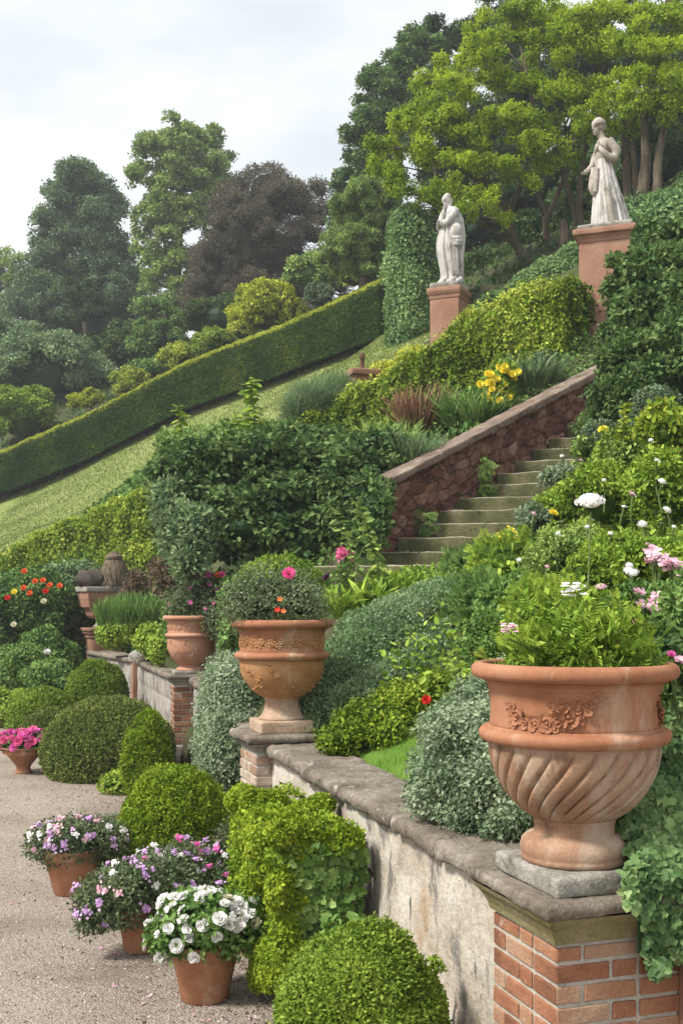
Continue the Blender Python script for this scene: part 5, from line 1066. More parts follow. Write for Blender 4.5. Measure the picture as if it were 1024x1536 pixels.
def flower_on_stem(label, px, py, Z, base_py, kind, col, size, cat='flower', n=1, group=None, leaf=None, seed=0, name='tall_flower', spread=8, bx=0):
    rg = np.random.default_rng(seed); b = P(px + bx, base_py, Z); t_ = thing(name, label, cat, b, group); m = M(); heads = []
    for i in range(n):
        q = P(px + rg.normal() * spread * (n > 1), py + rg.normal() * spread * .7 * (n > 1), Z + rg.normal() * .04 * (n > 1)); heads.append(q)
        tube(m, curve([b, (b + q) / 2 + np.array([rg.normal() * .02, rg.normal() * .02, 0]), q - np.array([0, 0, size * .2])], 5), .0022 * Z ** .5, 5)
    s_ = m.build('stem', SM['stem'], t_)
    if leaf: 
        m = M(); foliage(m, mk_lumps((b + np.array(heads).mean(0)) / 2 - np.array([0, 0, .05]), (.10, .10, abs(heads[0][2] - b[2]) * .45), 5, seed, .5), .05, 1.6, 'oval', core=0, seed=seed); m.build('stem_leaves', LM[leaf], t_)
    for q in heads: put('flower_head', fmesh(kind, col)[int(rg.integers(3))], q, nrm([rg.normal() * .3, -.55, .7]), size * rg.uniform(.8, 1.15), s_)
    return t_
flower_on_stem('crimson bee balm flowers on tall stems before the dark shrub', 511, 831, 11, 915, 'cluster', 'pink', .05, n=4, leaf='mid', seed=2)
flower_on_stem('single dark plum flower head right of the ochre urn planting', 490, 866, 10.5, 920, 'rose', 'plum', .055, leaf='mid', seed=3)
# grasses and bronze tufts between wall and dark shrub
b = gp(248, 17); L = [at_lump(247, 872, 17.5, 22, 20), at_lump(243, 850, 17.6, 16, 14), at_lump(262, 880, 17.4, 18, 16)]
bush('bronze_plume_plant', 'dusky pink plumed plant left of the rose urn, before the dark shrub', 'plant', L, .075, LM['bronze'], cov=2., seed=41, core=.6, out=.6)
L = [at_lump(205, 880, 21.5, 14, 22), at_lump(200, 900, 21.5, 18, 20)]
bush('bronze_plume_plant', 'pinkish seed heads beside the straw bundle on the basin', 'plant', L, .08, LM['bronze'], cov=2., seed=42, core=.5, out=.6)
rg = np.random.default_rng(43); n = 3600; a, r = rg.uniform(0, 6.28, n), np.sqrt(rg.random(n)); q = P(205, 940, 18.3); p = q + np.stack([r * np.cos(a) * .62, r * np.sin(a) * .5, .16 * (1 - r * r) + .08 * rg.random(n)], -1); m = M()
leaves(m, p, nrm(np.stack([.25 * r * np.cos(a), .25 * r * np.sin(a), 1 + 0 * a], -1)), .27, .46 + .2 * rg.normal(size=n) + .15 * sines(p, 1.5, 3), 'blade', .85, .35, .4, rng=rg); tag(m.build('fine_grass_clump', LM['mid'], None, q), 'soft green upright grass clump behind the lit edging plants', 'grass clump')
L = np.array([at_lump(168, 950, 20, 22, 22), at_lump(186, 944, 20.0, 26, 20), at_lump(230, 960, 17.6, 28, 24), at_lump(248, 972, 17, 24, 26), at_lump(178, 932, 20.4, 22, 18), at_lump(214, 952, 18.8, 24, 16), at_lump(255, 955, 16.8, 18, 24)])
bush('edging_plant', 'bright yellow green edging plants spilling over the far wall runs', 'plant', L, .07, LM['fresh'], cov=3., shape='oval', seed=44, core=.8, base=.6)
L = np.array([at_lump(262, 930, 15.8, 18, 36), at_lump(335, 880, 15.5, 30, 22), at_lump(350, 905, 14.5, 22, 40), at_lump(345, 960, 13.5, 14, 36)])
bush('rose_shrub', 'loose rose foliage growing behind the rose and ochre urns', 'shrub', L, .07, LM['mid'], cov=2.4, shape='oval', seed=45, core=.6)
# left bed below the sloping hedge
L = mk_lumps(P(45, 915, 23), (.95, .7, .85), 16, 51, .36)
o = bush('orange_rose_bush', 'dark rose bush with orange and red blooms at the far left bed', 'rose bush', L, .09, LM['mid'], cov=2.4, shape='oval', seed=51, core=.78, base=.32)
for px, py, c_ in ((37, 857, 'orange'), (65, 871, 'orange'), (36, 882, 'orange'), (75, 878, 'orange'), (90, 879, 'orange'), (69, 887, 'red'), (22, 888, 'yellow'), (12, 897, 'red'), (53, 872, 'orange'), (66, 902, 'cream'), (21, 937, 'cream'), (45, 890, 'orange')): put('blossom', fmesh('rose', c_)[0], P(px, py, 22.0), (.1, -.8, .5), .062, o)
L = np.concatenate([mk_lumps(P(92, 900, 23.8), (.62, .6, .75), 10, 52, .4), [at_lump(118, 865, 24, 34, 24)]])
bush('mixed_shrub', 'grey green leafy shrub between the rose bush and the square basin', 'shrub', L, .09, LM['blue'], cov=2.4, shape='oval', seed=52, core=.78, base=.6)
L = mk_lumps(P(70, 985, 21.8), (.62, .5, .55), 10, 53, .4)
bush('mixed_shrub', 'dark leafy shrub beside the pink basin pier with a white flower', 'shrub', L, .08, LM['mid'], cov=2.6, shape='oval', seed=53, core=.8, base=.4)
L = mk_lumps(P(30, 1005, 20.8), (.62, .5, .48), 12, 54, .38)
bush('mixed_shrub', 'bushy mid green shrub at the left frame edge behind the pale mound', 'shrub', L, .075, LM['mid'], cov=2.8, seed=54, core=.82, base=.55)
L = mk_lumps(P(10, 1062, 19.2), (.50, .45, .34), 10, 55, .42)
bush('edging_plant', 'bright leafy plant at the left edge behind the magenta bowl', 'plant', L, .06, LM['fresh'], cov=2.6, shape='oval', seed=55, core=.8, base=.55, zmin=.0)
L = mk_lumps(P(75, 1020, 20.2), (.5, .4, .34), 8, 56, .42)
bush('edging_plant', 'low green plant between the pale mound and the basin pier', 'plant', L, .07, LM['mid'], cov=2.6, shape='oval', seed=56, core=.8, base=.6, zmin=.0)
flower_on_stem('single white flower at the dark shrub near the basin pier', 71, 978, 20.9, 1010, 'rose', 'white', .06, seed=9)
L = np.concatenate([mk_lumps(P(-25, 960, 22.5), (.7, .6, .8), 8, 57, .42)])
bush('mixed_shrub', 'dark shrub cut by the left frame edge under the hedge', 'shrub', L, .09, LM['deep'], cov=2.2, shape='oval', seed=57, core=.8, base=.5)
rng = np.random.default_rng(61); n = 16000; x = rng.uniform(-10, -2.5, n); y = rng.uniform(21.5, 27, n); k = wall_d(x, y) > .2; x, y = x[k], y[k]
m = M(); p = np.stack([x, y, hill(x, y) + .02 + .12 * rng.random(len(x))], -1); leaves(m, p, np.tile([0, -.3, 1.], (len(x), 1)), .11, tints(p, rng, .5, 3, .42, .2, .15), 'oval', .3, .9, rng=rng); tag(m.build('bed_ground_cover', LM['mid'], None, (-6, 24, 0)), kind='stuff')

# ------------------------------------------------------------------ the great dark shrub and what grows round it
Ld = [at_lump(410, 745, 16.3, 150, 100, 110), at_lump(335, 718, 16.2, 76, 60), at_lump(500, 710, 16.0, 90, 54), at_lump(420, 706, 15.7, 90, 46), at_lump(300, 770, 15.8, 60, 66), at_lump(540, 740, 15.2, 56, 76), at_lump(450, 780, 15.2, 90, 66), at_lump(370, 790, 15.3, 70, 60), at_lump(570, 690, 15.3, 30, 36), at_lump(520, 800, 14.9, 50, 40), at_lump(275, 710, 16.6, 36, 40), at_lump(345, 678, 16.6, 40, 24), at_lump(480, 668, 16.3, 60, 24), at_lump(540, 682, 15.8, 40, 24)]
rg = np.random.default_rng(5); 
for k in range(60):
    l = Ld[int(rg.integers(0, 14))]; d = nrm(rg.normal(size=3)); d[1] = -abs(d[1]); Ld.append([l[0] + d[0] * l[3] * .85, l[1] + d[1] * l[4] * .85, l[2] + d[2] * l[5] * .85] + list(rg.uniform(.16, .30) * np.array([1.3, 1.1, .7])))
for k in range(22):
    px = rg.uniform(250, 585); py = np.interp(px, [240, 330, 420, 500, 585], [690, 668, 660, 664, 688]) + rg.normal() * 8; Ld.append(at_lump(px, py, rg.uniform(15.6, 16.8), rg.uniform(8, 24), rg.uniform(5, 13)))
for k in range(16): Ld.append(at_lump(rg.uniform(236, 262), rg.uniform(670, 850), rg.uniform(15.2, 16.4), rg.uniform(8, 18), rg.uniform(6, 12)))
bush('dark_laurel_shrub', 'great dark green shrub in the middle, with leaves in flat sprays', 'shrub', Ld, .115, LM['dark'], cov=3., shape='oval', seed=61, out=.5, spread=.5, base=.48, cl=.28, csc=1.2, core=.8, tilt=.9, up=-.1, inward=.4, fuzz=.10, subs=(16, .28))
L = [at_lump(262, 672, 17.4, 28, 24), at_lump(300, 664, 17.3, 38, 20), at_lump(252, 705, 17.2, 22, 30), at_lump(345, 652, 17.2, 34, 16), at_lump(410, 652, 17.0, 50, 16)]
Lw_ = [at_lump(560, 770, 13.75, 22, 44), at_lump(548, 815, 13.6, 26, 34), at_lump(572, 800, 13.7, 12, 30), at_lump(575, 745, 14.0, 20, 20), at_lump(545, 745, 14.2, 24, 36)]
bush('dark_leafy_shrub', 'dark leafy shrub against the lower end of the rubble wall', 'shrub', Lw_, .10, LM['dark'], cov=3., shape='oval', seed=161, out=.5, core=.8, base=.5, subs=(14, .32), tilt=.8)
bush('light_shrub', 'lighter loose shrub topping the left end of the great dark shrub', 'shrub', L, .09, LM['mid'], cov=2.4, shape='oval', seed=62, core=.7, base=.62, out=.5)
L = [at_lump(272, 800, 15.0, 30, 46), at_lump(255, 760, 15.3, 24, 44), at_lump(285, 840, 14.7, 26, 30), at_lump(300, 800, 14.8, 24, 40)]
bush('grey_leaved_shrub', 'grey green narrow leaved shrub under the left end of the dark shrub', 'shrub', L, .10, LM['blue'], cov=2.6, seed=63, core=.8, base=.6, out=.6, up=.1)
rg = np.random.default_rng(12)
for i in range(9):
    px = 268 + 36 * i + rg.normal() * 6; py = np.interp(px, [240, 330, 420, 500, 600], [684, 662, 656, 660, 680]); h = rg.uniform(10, 26); Z = rg.uniform(15.6, 16.6)
    leafy_stem('wispy green shoot rising from the top of the dark shrub', [P(px, py + 26, Z), P(px + rg.normal() * 4, py, Z), P(px + rg.normal() * 7, py - h, Z)], 26, .13, ('dark', 'mid', 'fresh')[i % 3], 300 + i, taper=.4, stemr=.008, group='wispy shoots on the dark shrub')
leafy_stem('tall leafy shoot standing above the dark shrub', [P(378, 660, 16.6), P(382, 620, 16.6), P(377, 590, 16.6), P(380, 568, 16.6)], 60, .20, 'fresh', 7, taper=.3, stemr=.015)
leafy_stem('short leafy shoot above the left end of the dark shrub', [P(272, 650, 17.2), P(270, 630, 17.2), P(268, 608, 17.2)], 22, .16, 'fresh', 8, taper=.3, stemr=.012)
leafy_stem('thin leafy shoot leaning left beside the tall shoot', [P(372, 660, 16.4), P(360, 640, 16.4), P(352, 622, 16.4)], 26, .17, 'fresh', 9, taper=.3, stemr=.012)
L = [at_lump(474, 604, 20.5, 38, 28), at_lump(448, 614, 20.3, 20, 20), at_lump(502, 592, 20.8, 26, 26)]
bush('grey_broom', 'grey green feathery shrub on the lawn beside the finial pier', 'shrub', L, .14, LM['blue'], cov=3.2, shape='blade', seed=64, core=.8, out=.85, up=.5, base=.55)

# ------------------------------------------------------------------ hedges
def top_path(rows, h):
    out = []
    for px, py, Z in rows: q = P(px, py, Z); out.append([q[0], q[1], q[2] - h, h])
    return np.array(out)
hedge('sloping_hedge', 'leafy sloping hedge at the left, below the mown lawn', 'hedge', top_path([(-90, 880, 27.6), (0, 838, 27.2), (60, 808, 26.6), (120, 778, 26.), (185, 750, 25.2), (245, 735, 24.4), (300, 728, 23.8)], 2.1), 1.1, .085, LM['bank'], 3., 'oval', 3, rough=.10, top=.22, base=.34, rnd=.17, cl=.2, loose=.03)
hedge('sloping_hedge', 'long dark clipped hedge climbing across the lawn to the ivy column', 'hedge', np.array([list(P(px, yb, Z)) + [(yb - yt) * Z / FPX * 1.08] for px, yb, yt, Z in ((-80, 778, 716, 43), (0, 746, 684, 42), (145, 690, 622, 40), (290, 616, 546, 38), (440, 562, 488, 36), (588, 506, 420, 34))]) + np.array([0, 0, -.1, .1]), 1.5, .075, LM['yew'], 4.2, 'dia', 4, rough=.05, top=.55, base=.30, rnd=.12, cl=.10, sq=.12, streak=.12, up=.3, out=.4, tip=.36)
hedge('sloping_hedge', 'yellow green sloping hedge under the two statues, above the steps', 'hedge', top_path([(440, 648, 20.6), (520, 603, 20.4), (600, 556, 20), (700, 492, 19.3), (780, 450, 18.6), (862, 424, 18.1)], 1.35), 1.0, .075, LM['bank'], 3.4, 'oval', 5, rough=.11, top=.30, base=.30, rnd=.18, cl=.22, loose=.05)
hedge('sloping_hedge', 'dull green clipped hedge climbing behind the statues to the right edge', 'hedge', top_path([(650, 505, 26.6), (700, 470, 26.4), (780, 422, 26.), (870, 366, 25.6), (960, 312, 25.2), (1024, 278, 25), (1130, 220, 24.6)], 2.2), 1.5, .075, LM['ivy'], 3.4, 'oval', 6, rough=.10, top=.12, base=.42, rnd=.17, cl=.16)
L = [at_lump(616 + (3 if k % 2 else -2), py, 26.6, 33 + 3 * (k % 3), 40, 60) for k, py in enumerate((352, 378, 405, 432, 460, 488, 512))]
bush('ivy_column', 'tall ivy clad clipped column behind the left statue', 'hedge', L, .095, LM['ivy'], cov=3.6, shape='oval', seed=7, base=.56, core=.84, inward=.3, fuzz=.05, cl=.22, rej=.9)
L = [at_lump(590, 560, 21.4, 40, 16), at_lump(630, 535, 21.2, 34, 14), at_lump(560, 575, 21.4, 24, 12)]
bush('cream_flower_shrub', 'pale cream flowered shrub along the hedge below the left pedestal', 'shrub', L, .07, LM['gold'], cov=2.6, shape='oval', seed=65, base=.75, core=.8)
L = [at_lump(980, 420, 19.5, 70, 60), at_lump(1010, 350, 20.5, 60, 60), at_lump(960, 330, 22, 40, 34), at_lump(1050, 420, 19, 60, 90)]
bush('laurel_bank', 'leafy green shrub bank right of the skirted statue', 'shrub', L, .09, LM['ivy'], cov=2.8, shape='oval', seed=66, base=.5, core=.84)

# ------------------------------------------------------------------ bed above the steps
t = thing('yellow_rose_bush', 'yellow roses in full bloom above the stair wall', 'rose bush', P(745, 615, 16.4)); L = [at_lump(745, 605, 16.4, 24, 14), at_lump(748, 585, 16.4, 24, 30), at_lump(755, 560, 16.4, 20, 20), at_lump(738, 580, 16.4, 18, 20)]
fo = bush('foliage', None, None, L, .07, LM['fresh'], parent=t, cov=2.4, shape='oval', seed=67, core=.5, base=.4)
rg = np.random.default_rng(9)
for k in range(36):
    a, r = rg.uniform(0, 6.28), math.sqrt(rg.random()); px, py = 748 + 28 * r * math.cos(a) + (6 if math.sin(a) < 0 else -4), 574 + 33 * r * math.sin(a); put('blossom', fmesh('rose', 'yellow')[k % 3], P(px, py, 16.1 + .15 * rg.random()), nrm([rg.normal() * .4, -1, .5]), rg.uniform(.05, .066), fo)
strap_plant('dusky red grass tuft above the stair wall', 635, 660, 17.0, 620, .62, 'red_grass', 11, shape='blade', name='grass_tuft', cat='grass tuft', up=.35, out=.9, rad=.16)
strap_plant('arching green grass tuft right of the red tuft', 692, 655, 16.6, 600, .48, 'mid', 12, shape='blade', name='grass_tuft', cat='grass tuft', up=.3, out=.85, rad=.2)
strap_plant('grey green grass tuft at the top of the stair wall', 800, 592, 17.0, 600, .46, 'blue', 13, shape='blade', name='grass_tuft', cat='grass tuft', up=.3, out=.85, rad=.25)
strap_plant('low blue green grass tuft at the lower end of the stair wall', 618, 700, 15.2, 500, .36, 'blue', 14, shape='blade', name='grass_tuft', cat='grass tuft', up=.2, out=.8, rad=.25)
strap_plant('pale grass tuft between dark shrub and low blue tuft', 585, 668, 16.6, 420, .5, 'pale', 15, shape='blade', name='grass_tuft', cat='grass tuft', up=.25, out=.8, rad=.2)
strap_plant('small green grass tuft beside the yellow roses', 720, 632, 16.3, 420, .42, 'mid', 16, shape='blade', name='grass_tuft', cat='grass tuft', up=.2, out=.8, rad=.18)
rng = np.random.default_rng(71); n = 26000; x = rng.uniform(-1.5, 6, n); y = rng.uniform(13.8, 22, n); q = np.stack([x, y], -1) - ST0; d = q @ STN; k = (d > .45) & (d < 5.5); x, y = x[k], y[k]
m = M(); p = np.stack([x, y, hill(x, y) + .16 * rng.random(len(x)) ** 1.5 * (1 + .8 * sines(np.stack([x, y], -1), .7, 3))], -1); leaves(m, p, np.tile([0, -.4, 1.], (len(x), 1)), .075, tints(p, rng, .8, 8, .40, .2, .2), 'oval', .4, .9, rng=rng); tag(m.build('bank_ground_cover', LM['mid'], None, (2, 18, 4)), kind='stuff')
for i, (px, py, Z, r, mt, lb) in enumerate(((655, 640, 17.6, 26, 'mid', 'small green shrub between the red tuft and the sloping hedge'), (560, 660, 18.2, 26, 'mid', 'loose green shrub right of the dark shrub top'), (820, 545, 17.9, 24, 'blue', 'grey green shrub at the top end of the stair wall'), (600, 655, 18., 22, 'fresh', 'bright green plant behind the red tuft'))):
    bush('small_shrub', lb, 'shrub', mk_lumps(P(px, py, Z), (r * Z / FPX, r * Z / FPX, r * Z / FPX * .8), 7, i, .45), .065, LM[mt], cov=2.4, shape='oval', seed=80 + i, core=.75)
# wall ferns in the rubble
for i, (px, py, Z, s) in enumerate(((726, 702, 14.9, .16), (733, 735, 14.95, .14), (640, 785, 14.25, .14))):
    b = P(px, py, Z); rg = np.random.default_rng(i); m = M(); n = 26; p = b + rg.normal(0, .04, (n, 3)) * [1, .3, 1.8]; leaves(m, p, nrm(np.tile([.4, -1, .1], (n, 1))), s, rg.random(n), 'frond', .6, .8, -.3, rng=rg)
    tag(m.build('wall_fern', LM['mid'], None, b), ('upper fern rooted in the rubble wall joint', 'lower fern rooted in the rubble wall by a step', 'small fern low on the rubble wall near the bottom steps')[i], 'fern', 'ferns in the rubble wall')

# ------------------------------------------------------------------ right bank of perennials
rng = np.random.default_rng(81); n = 42000; x = rng.uniform(.3, 7, n); y = rng.uniform(6.2, 16.5, n); q = np.stack([x, y], -1) - ST0
det = STD[0] * STW[1] - STD[1] * STW[0]; uu = (q[:, 0] * STW[1] - q[:, 1] * STW[0]) / det; vv = (STD[0] * q[:, 1] - STD[1] * q[:, 0]) / det
k = ~((uu > -.9) & (uu < STL + .4) & (vv < 1.7)) & (q @ STN < -.1) & ~poly_in(x, y, TURF) & (x > .3 + (12 - y) * .0); x, y = x[k], y[k]
m = M(); p = np.stack([x, y, hill(x, y) + .22 * rng.random(len(x)) ** 1.5 * (1 + .8 * sines(np.stack([x, y], -1), .6, 5))], -1); leaves(m, p, np.tile([0, -.4, 1.], (len(x), 1)), .055, tints(p, rng, .8, 8, .45, .2, .2), 'oval', .4, .9, rng=rng); tag(m.build('perennial_ground_cover', LM['fresh'], None, (3, 10, 3)), kind='stuff')
bank = [  # px, py centre, depth, rx, rz in px, material, shape, leaf size, label
    (722, 852, 11.4, 50, 32, 'mid', 'frond', .11, 'dark ferny clump between the sage mound and the steps'),
    (762, 850, 10.6, 56, 42, 'fresh', 'frond', .11, 'bright ferny clump in the middle of the right bank'),
    (725, 905, 9.2, 50, 42, 'mid', 'frond', .10, 'deep green fern left of the fluted urn planting'),
    (770, 905, 8.2, 52, 46, 'mid', 'oval', .07, 'leafy dark clump behind the urn fern'),
    (735, 965, 7.4, 46, 46, 'mid', 'oval', .036, 'fresh green clump above the silver cushion'),
    (690, 890, 10.2, 36, 24, 'fresh', 'frond', .10, 'low bright fern at the right shoulder of the sage mound'),
    (803, 792, 11.9, 30, 36, 'silver', 'dia', .05, 'silver small leaved clump beside the middle steps'),
    (842, 718, 13.0, 32, 18, 'silver', 'dia', .06, 'silver blue clump spilling over the upper steps'),
    (850, 765, 12.0, 44, 40, 'fresh', 'dia', .07, 'feathery green clump right of the upper steps'),
    (890, 690, 12.4, 32, 46, 'pale', 'oval', .07, 'pale green clump below the dark yew'),
    (905, 760, 10.5, 66, 60, 'fresh', 'dia', .06, 'airy green clump behind the tall white flower head'),
    (850, 835, 9.2, 60, 46, 'pale', 'dia', .045, 'pale fine leaved clump behind the urn fern'),
    (935, 840, 8.4, 56, 50, 'fresh', 'dia', .05, 'fine leaved airy clump left of the white phlox'),
    (985, 740, 9.4, 60, 66, 'fresh', 'oval', .06, 'bushy green clump high on the right edge'),
    (1000, 660, 10.4, 50, 56, 'bank', 'oval', .07, 'yellow green bush at right edge under the yew'),
    (985, 850, 6.9, 60, 60, 'fresh', 'oval', .05, 'leafy clump carrying the white phlox heads'),
    (970, 935, 5.8, 66, 56, 'mid', 'oval', .045, 'leafy clump carrying the pink phlox right of the urn'),
    (1040, 930, 5.2, 60, 80, 'mid', 'oval', .045, 'leafy clump cut by the right frame edge beside the urn'),
    (830, 930, 7.0, 70, 46, 'fresh', 'frond', .09, 'fern clump straight behind the fluted urn'),
    (668, 872, 12.2, 30, 18, 'mid', 'oval', .06, 'green clump overhanging the bottom step'),
    (930, 690, 11.2, 40, 46, 'pale', 'dia', .07, 'light airy clump under the dark yew'),
    (900, 870, 7.6, 56, 52, 'fresh', 'dia', .04, 'fresh fine leaved clump between urn fern and phlox'),
]
for i, (px, py, Z, rx, rz, mt, sh, sz, lb) in enumerate(bank):
    s = Z / FPX; c = P(px, py, Z); L = mk_lumps(c, (rx * s, (rx + rz) / 2 * s, rz * s), 11, 100 + i, .42, .72, -.6)
    bush('perennial_clump', lb, 'perennial', L, sz, LM[mt], cov=(2.6 if sh != 'blade' else 2.4), shape=sh, seed=100 + i, core=.66, fuzz=.14, subs=None if sh in ('blade', 'frond') else (14, .30), out=.6 if sh in ('blade', 'frond') else .4, up=.3 if sh in ('blade', 'frond') else .05, base=.48, inward=.35, csc=1.5)
flower_on_stem('small yellow flower high beside the upper steps', 904, 645, 12, 700, 'rose', 'yellow', .07, seed=21, leaf='fresh')
flower_on_stem('orange yellow flower by the middle steps', 829, 770, 11, 815, 'rose', 'yellow', .045, seed=22, leaf='fresh')
for i, (px, py, Z, n, kd, col, sz, lb) in enumerate(((764, 806, 11, 7, 'cluster', 'yellow', .05, 'yellow flower spray at the edge of the middle steps'), (992, 722, 8.6, 1, 'umbel', 'white', .04, 'white round flower head high at the right edge'), (1000, 765, 8.2, 1, 'umbel', 'white', .034, 'small white flower head below the high one at right'),
        (963, 786, 7.4, 1, 'umbel', 'white', .034, 'pale round flower head on thin stem right of the tall one'), (944, 856, 6.4, 3, 'umbel', 'white', .03, 'dense white flower spike right of the urn fern'), (985, 838, 6.6, 5, 'cluster', 'blush', .045, 'pale phlox heads at the right edge'), (1015, 848, 6.2, 5, 'cluster', 'blush', .045, 'pale phlox cluster cut by the right frame edge'), (972, 843, 6.9, 2, 'umbel', 'white', .028, 'two small white heads left of the pale phlox'),
        (965, 905, 5.6, 6, 'cluster', 'blush', .032, 'pink and white phlox in the middle of the right clump'), (950, 938, 5.3, 7, 'cluster', 'magenta', .030, 'bright pink phlox cluster behind the urn rim'), (932, 955, 5.2, 3, 'cluster', 'blush', .024, 'pale pink heads just above the urn rim'), (1006, 982, 4.5, 1, 'rose', 'magenta', .018, 'small magenta bud over the right of the urn rim'), (1018, 1000, 4.4, 2, 'cluster', 'blush', .026, 'pink bloom hanging at the right end of the urn rim'), (1012, 900, 5.6, 1, 'rose', 'magenta', .024, 'lone magenta flower at the right frame edge'), (842, 684, 12.5, 1, 'umbel', 'white', .03, 'tiny white flower among the pale clump below the yew'))):
    flower_on_stem(lb, px, py, Z, py + 330 / Z ** .9, kd, col, sz, n=n, seed=30 + i, spread=9 if Z > 6 else 13)
leafy_stem('tall yellow tipped flower spike below the dark yew', [P(930, 690, 11), P(933, 650, 11), P(936, 622, 11), P(940, 604, 11)], 70, .10, 'bank', 21, taper=.5)
leafy_stem('leafy upright shoot left of the yellow tipped spike', [P(905, 700, 11.2), P(903, 670, 11.2), P(906, 640, 11.2)], 46, .11, 'fresh', 22, taper=.5)
for i in range(14):
    px, py, Z = ((800, 770, 9.5), (836, 800, 8.6), (778, 840, 8.2), (870, 690, 11), (905, 720, 9.8), (935, 760, 8.8), (958, 700, 9.6), (985, 690, 9.), (915, 800, 7.6), (948, 740, 8.2), (1010, 790, 7.2), (880, 790, 8.0), (820, 850, 7.0), (975, 660, 10))[i]
    flower_on_stem('small pale flower on a thin stem among the right bank perennials', px, py, Z, py + 480 / Z, 'cluster' if i % 2 else 'umbel', 'white' if i % 3 else 'blush', .020, n=1, seed=60 + i, group='small pale flowers of the right bank', name='thin_flower')
# dark yew mass at the right
Ly = [at_lump(975, 520, 13.4, 76, 90), at_lump(1000, 440, 13.8, 80, 70), at_lump(950, 470, 14.2, 46, 46), at_lump(1030, 560, 12.6, 80, 90), at_lump(938, 570, 13.2, 46, 70), at_lump(960, 610, 12.7, 60, 60), at_lump(1000, 390, 14.6, 60, 40), at_lump(932, 520, 14., 36, 46), at_lump(912, 625, 13.2, 28, 40), at_lump(1040, 480, 13.2, 60, 80)]
rg = np.random.default_rng(15)
for k in range(40):
    l = Ly[int(rg.integers(0, 10))]; d = nrm(rg.normal(size=3)); d[1] = -abs(d[1]); Ly.append([l[0] + d[0] * l[3] * .88, l[1] + d[1] * l[4] * .88, l[2] + d[2] * l[5] * .88] + list(rg.uniform(.13, .26) * np.array([1.2, 1.1, .8])))
bush('dark_yew', 'big dark evergreen shrub overhanging the right of the steps', 'shrub', Ly, .085, LM['dark'], cov=3., shape='oval', seed=91, base=.56, core=.82, tilt=.7, out=.5, inward=.4, cl=.25, subs=(16, .28))
L = [at_lump(960, 640, 12., 30, 30), at_lump(900, 655, 12.4, 26, 24), at_lump(985, 610, 12., 34, 30)]
bush('small_shrub', 'blue grey small leaved shrub at the foot of the dark yew', 'shrub', L, .05, LM['silver'], cov=3., seed=92, base=.3, core=.8)
# ivy curtain right of the fluted urn
rng = np.random.default_rng(95); m = M(); n = 11000
u, v = rng.random(n), rng.random(n); px = 938 + u * 230; py = 1000 + v * 490
ok = (py < 1455 + 26 * np.sin(px * .06)) & (px > 940 + np.clip((py - 1330) * .38, 0, 60) + 9 * np.sin(py * .06)); px, py = px[ok], py[ok]
Zw = 4.17 + .0009 * (px - 985)
def ivy_Z(px, py): return 3.93 + .0009 * (px - 960) + np.interp(1310 - py, [0, 60, 130, 310], [0, .22, .55, 1.0])
Z = ivy_Z(px, py) + .09 * rng.random(len(px)) - .05 * np.sin(px * .045 + 1.5 * np.sin(py * .03)) * np.cos(py * .035); p = np.stack([(px - 512) * Z / FPX, Z, EYE - (py - HOR) * Z / FPX], -1)
N = nrm(np.tile([-.3, -1, .35], (len(p), 1)) + .3 * rng.normal(size=(len(p), 3))); leaves(m, p, N, .034, tints(p, rng, 2.2, 3, .5, .2, .2), 'ivy', .1, .55, -.5, rng=rng)
gx, gy = np.meshgrid(np.linspace(955, 1160, 10), np.linspace(1005, 1430, 24), indexing='ij'); Zc = ivy_Z(gx, gy) + .09
m.add(np.stack([(gx - 512) * Zc / FPX, Zc, EYE - (gy - HOR) * Zc / FPX], -1), grid_q(10, 24), .1)
tag(m.build('ivy_curtain', LM['ivy'], None, (1.3, 4.5, .3)), 'grey green ivy curtain hanging over the wall right of the fluted urn', 'ivy')
L = [at_lump(975, 1040, 4.9, 40, 60), at_lump(1000, 1000, 5.0, 60, 60), at_lump(960, 1010, 5.1, 50, 40)]
bush('perennial_clump', 'dark leaves pressing against the right of the urn rim', 'perennial', L, .045, LM['deep'], cov=2.6, shape='oval', seed=96, core=.8, base=.6)

# small weeds and dropped petals on the gravel
rng = np.random.default_rng(120); m = M()
for k in range(46):
    u = rng.random(); q = np.array([.5, 4.6]) + (np.array([-2.3, 13.4]) - np.array([.5, 4.6])) * u + np.array([-abs(rng.normal(0, .22)) - .1, 0])
    n = int(rng.integers(8, 22)); a = rng.uniform(0, 6.28, n); p = np.stack([q[0] + .02 * rng.normal(size=n), q[1] + .02 * rng.normal(size=n), 0 * a + .004], -1)
    leaves(m, p, nrm(np.stack([np.cos(a), np.sin(a), .5 + 0 * a], -1)), rng.uniform(.03, .07), .5 + .2 * rng.normal(size=n), 'strap', .8, .5, .1, rng=rng)
tag(m.build('gravel_weeds', LM['fresh'], None, (-1, 8, 0)), kind='stuff')
rng = np.random.default_rng(121); m = M(); n = 150; c_ = np.array([[-.74, 6.1], [-1.25, 6.9], [-1.97, 8.3], [-1.0, 7.2]])[rng.integers(0, 4, n)]; q = c_ + rng.normal(0, .26, (n, 2)); q[:, 1] -= .12
leaves(m, np.concatenate([q, np.full((n, 1), .012)], 1), np.tile([0, 0, 1.], (n, 1)), .022, rng.random(n), 'oval', .0, .4, rng=rng); tag(m.build('fallen_petals', PM['blush'], None, (-1, 7, 0)), kind='stuff')
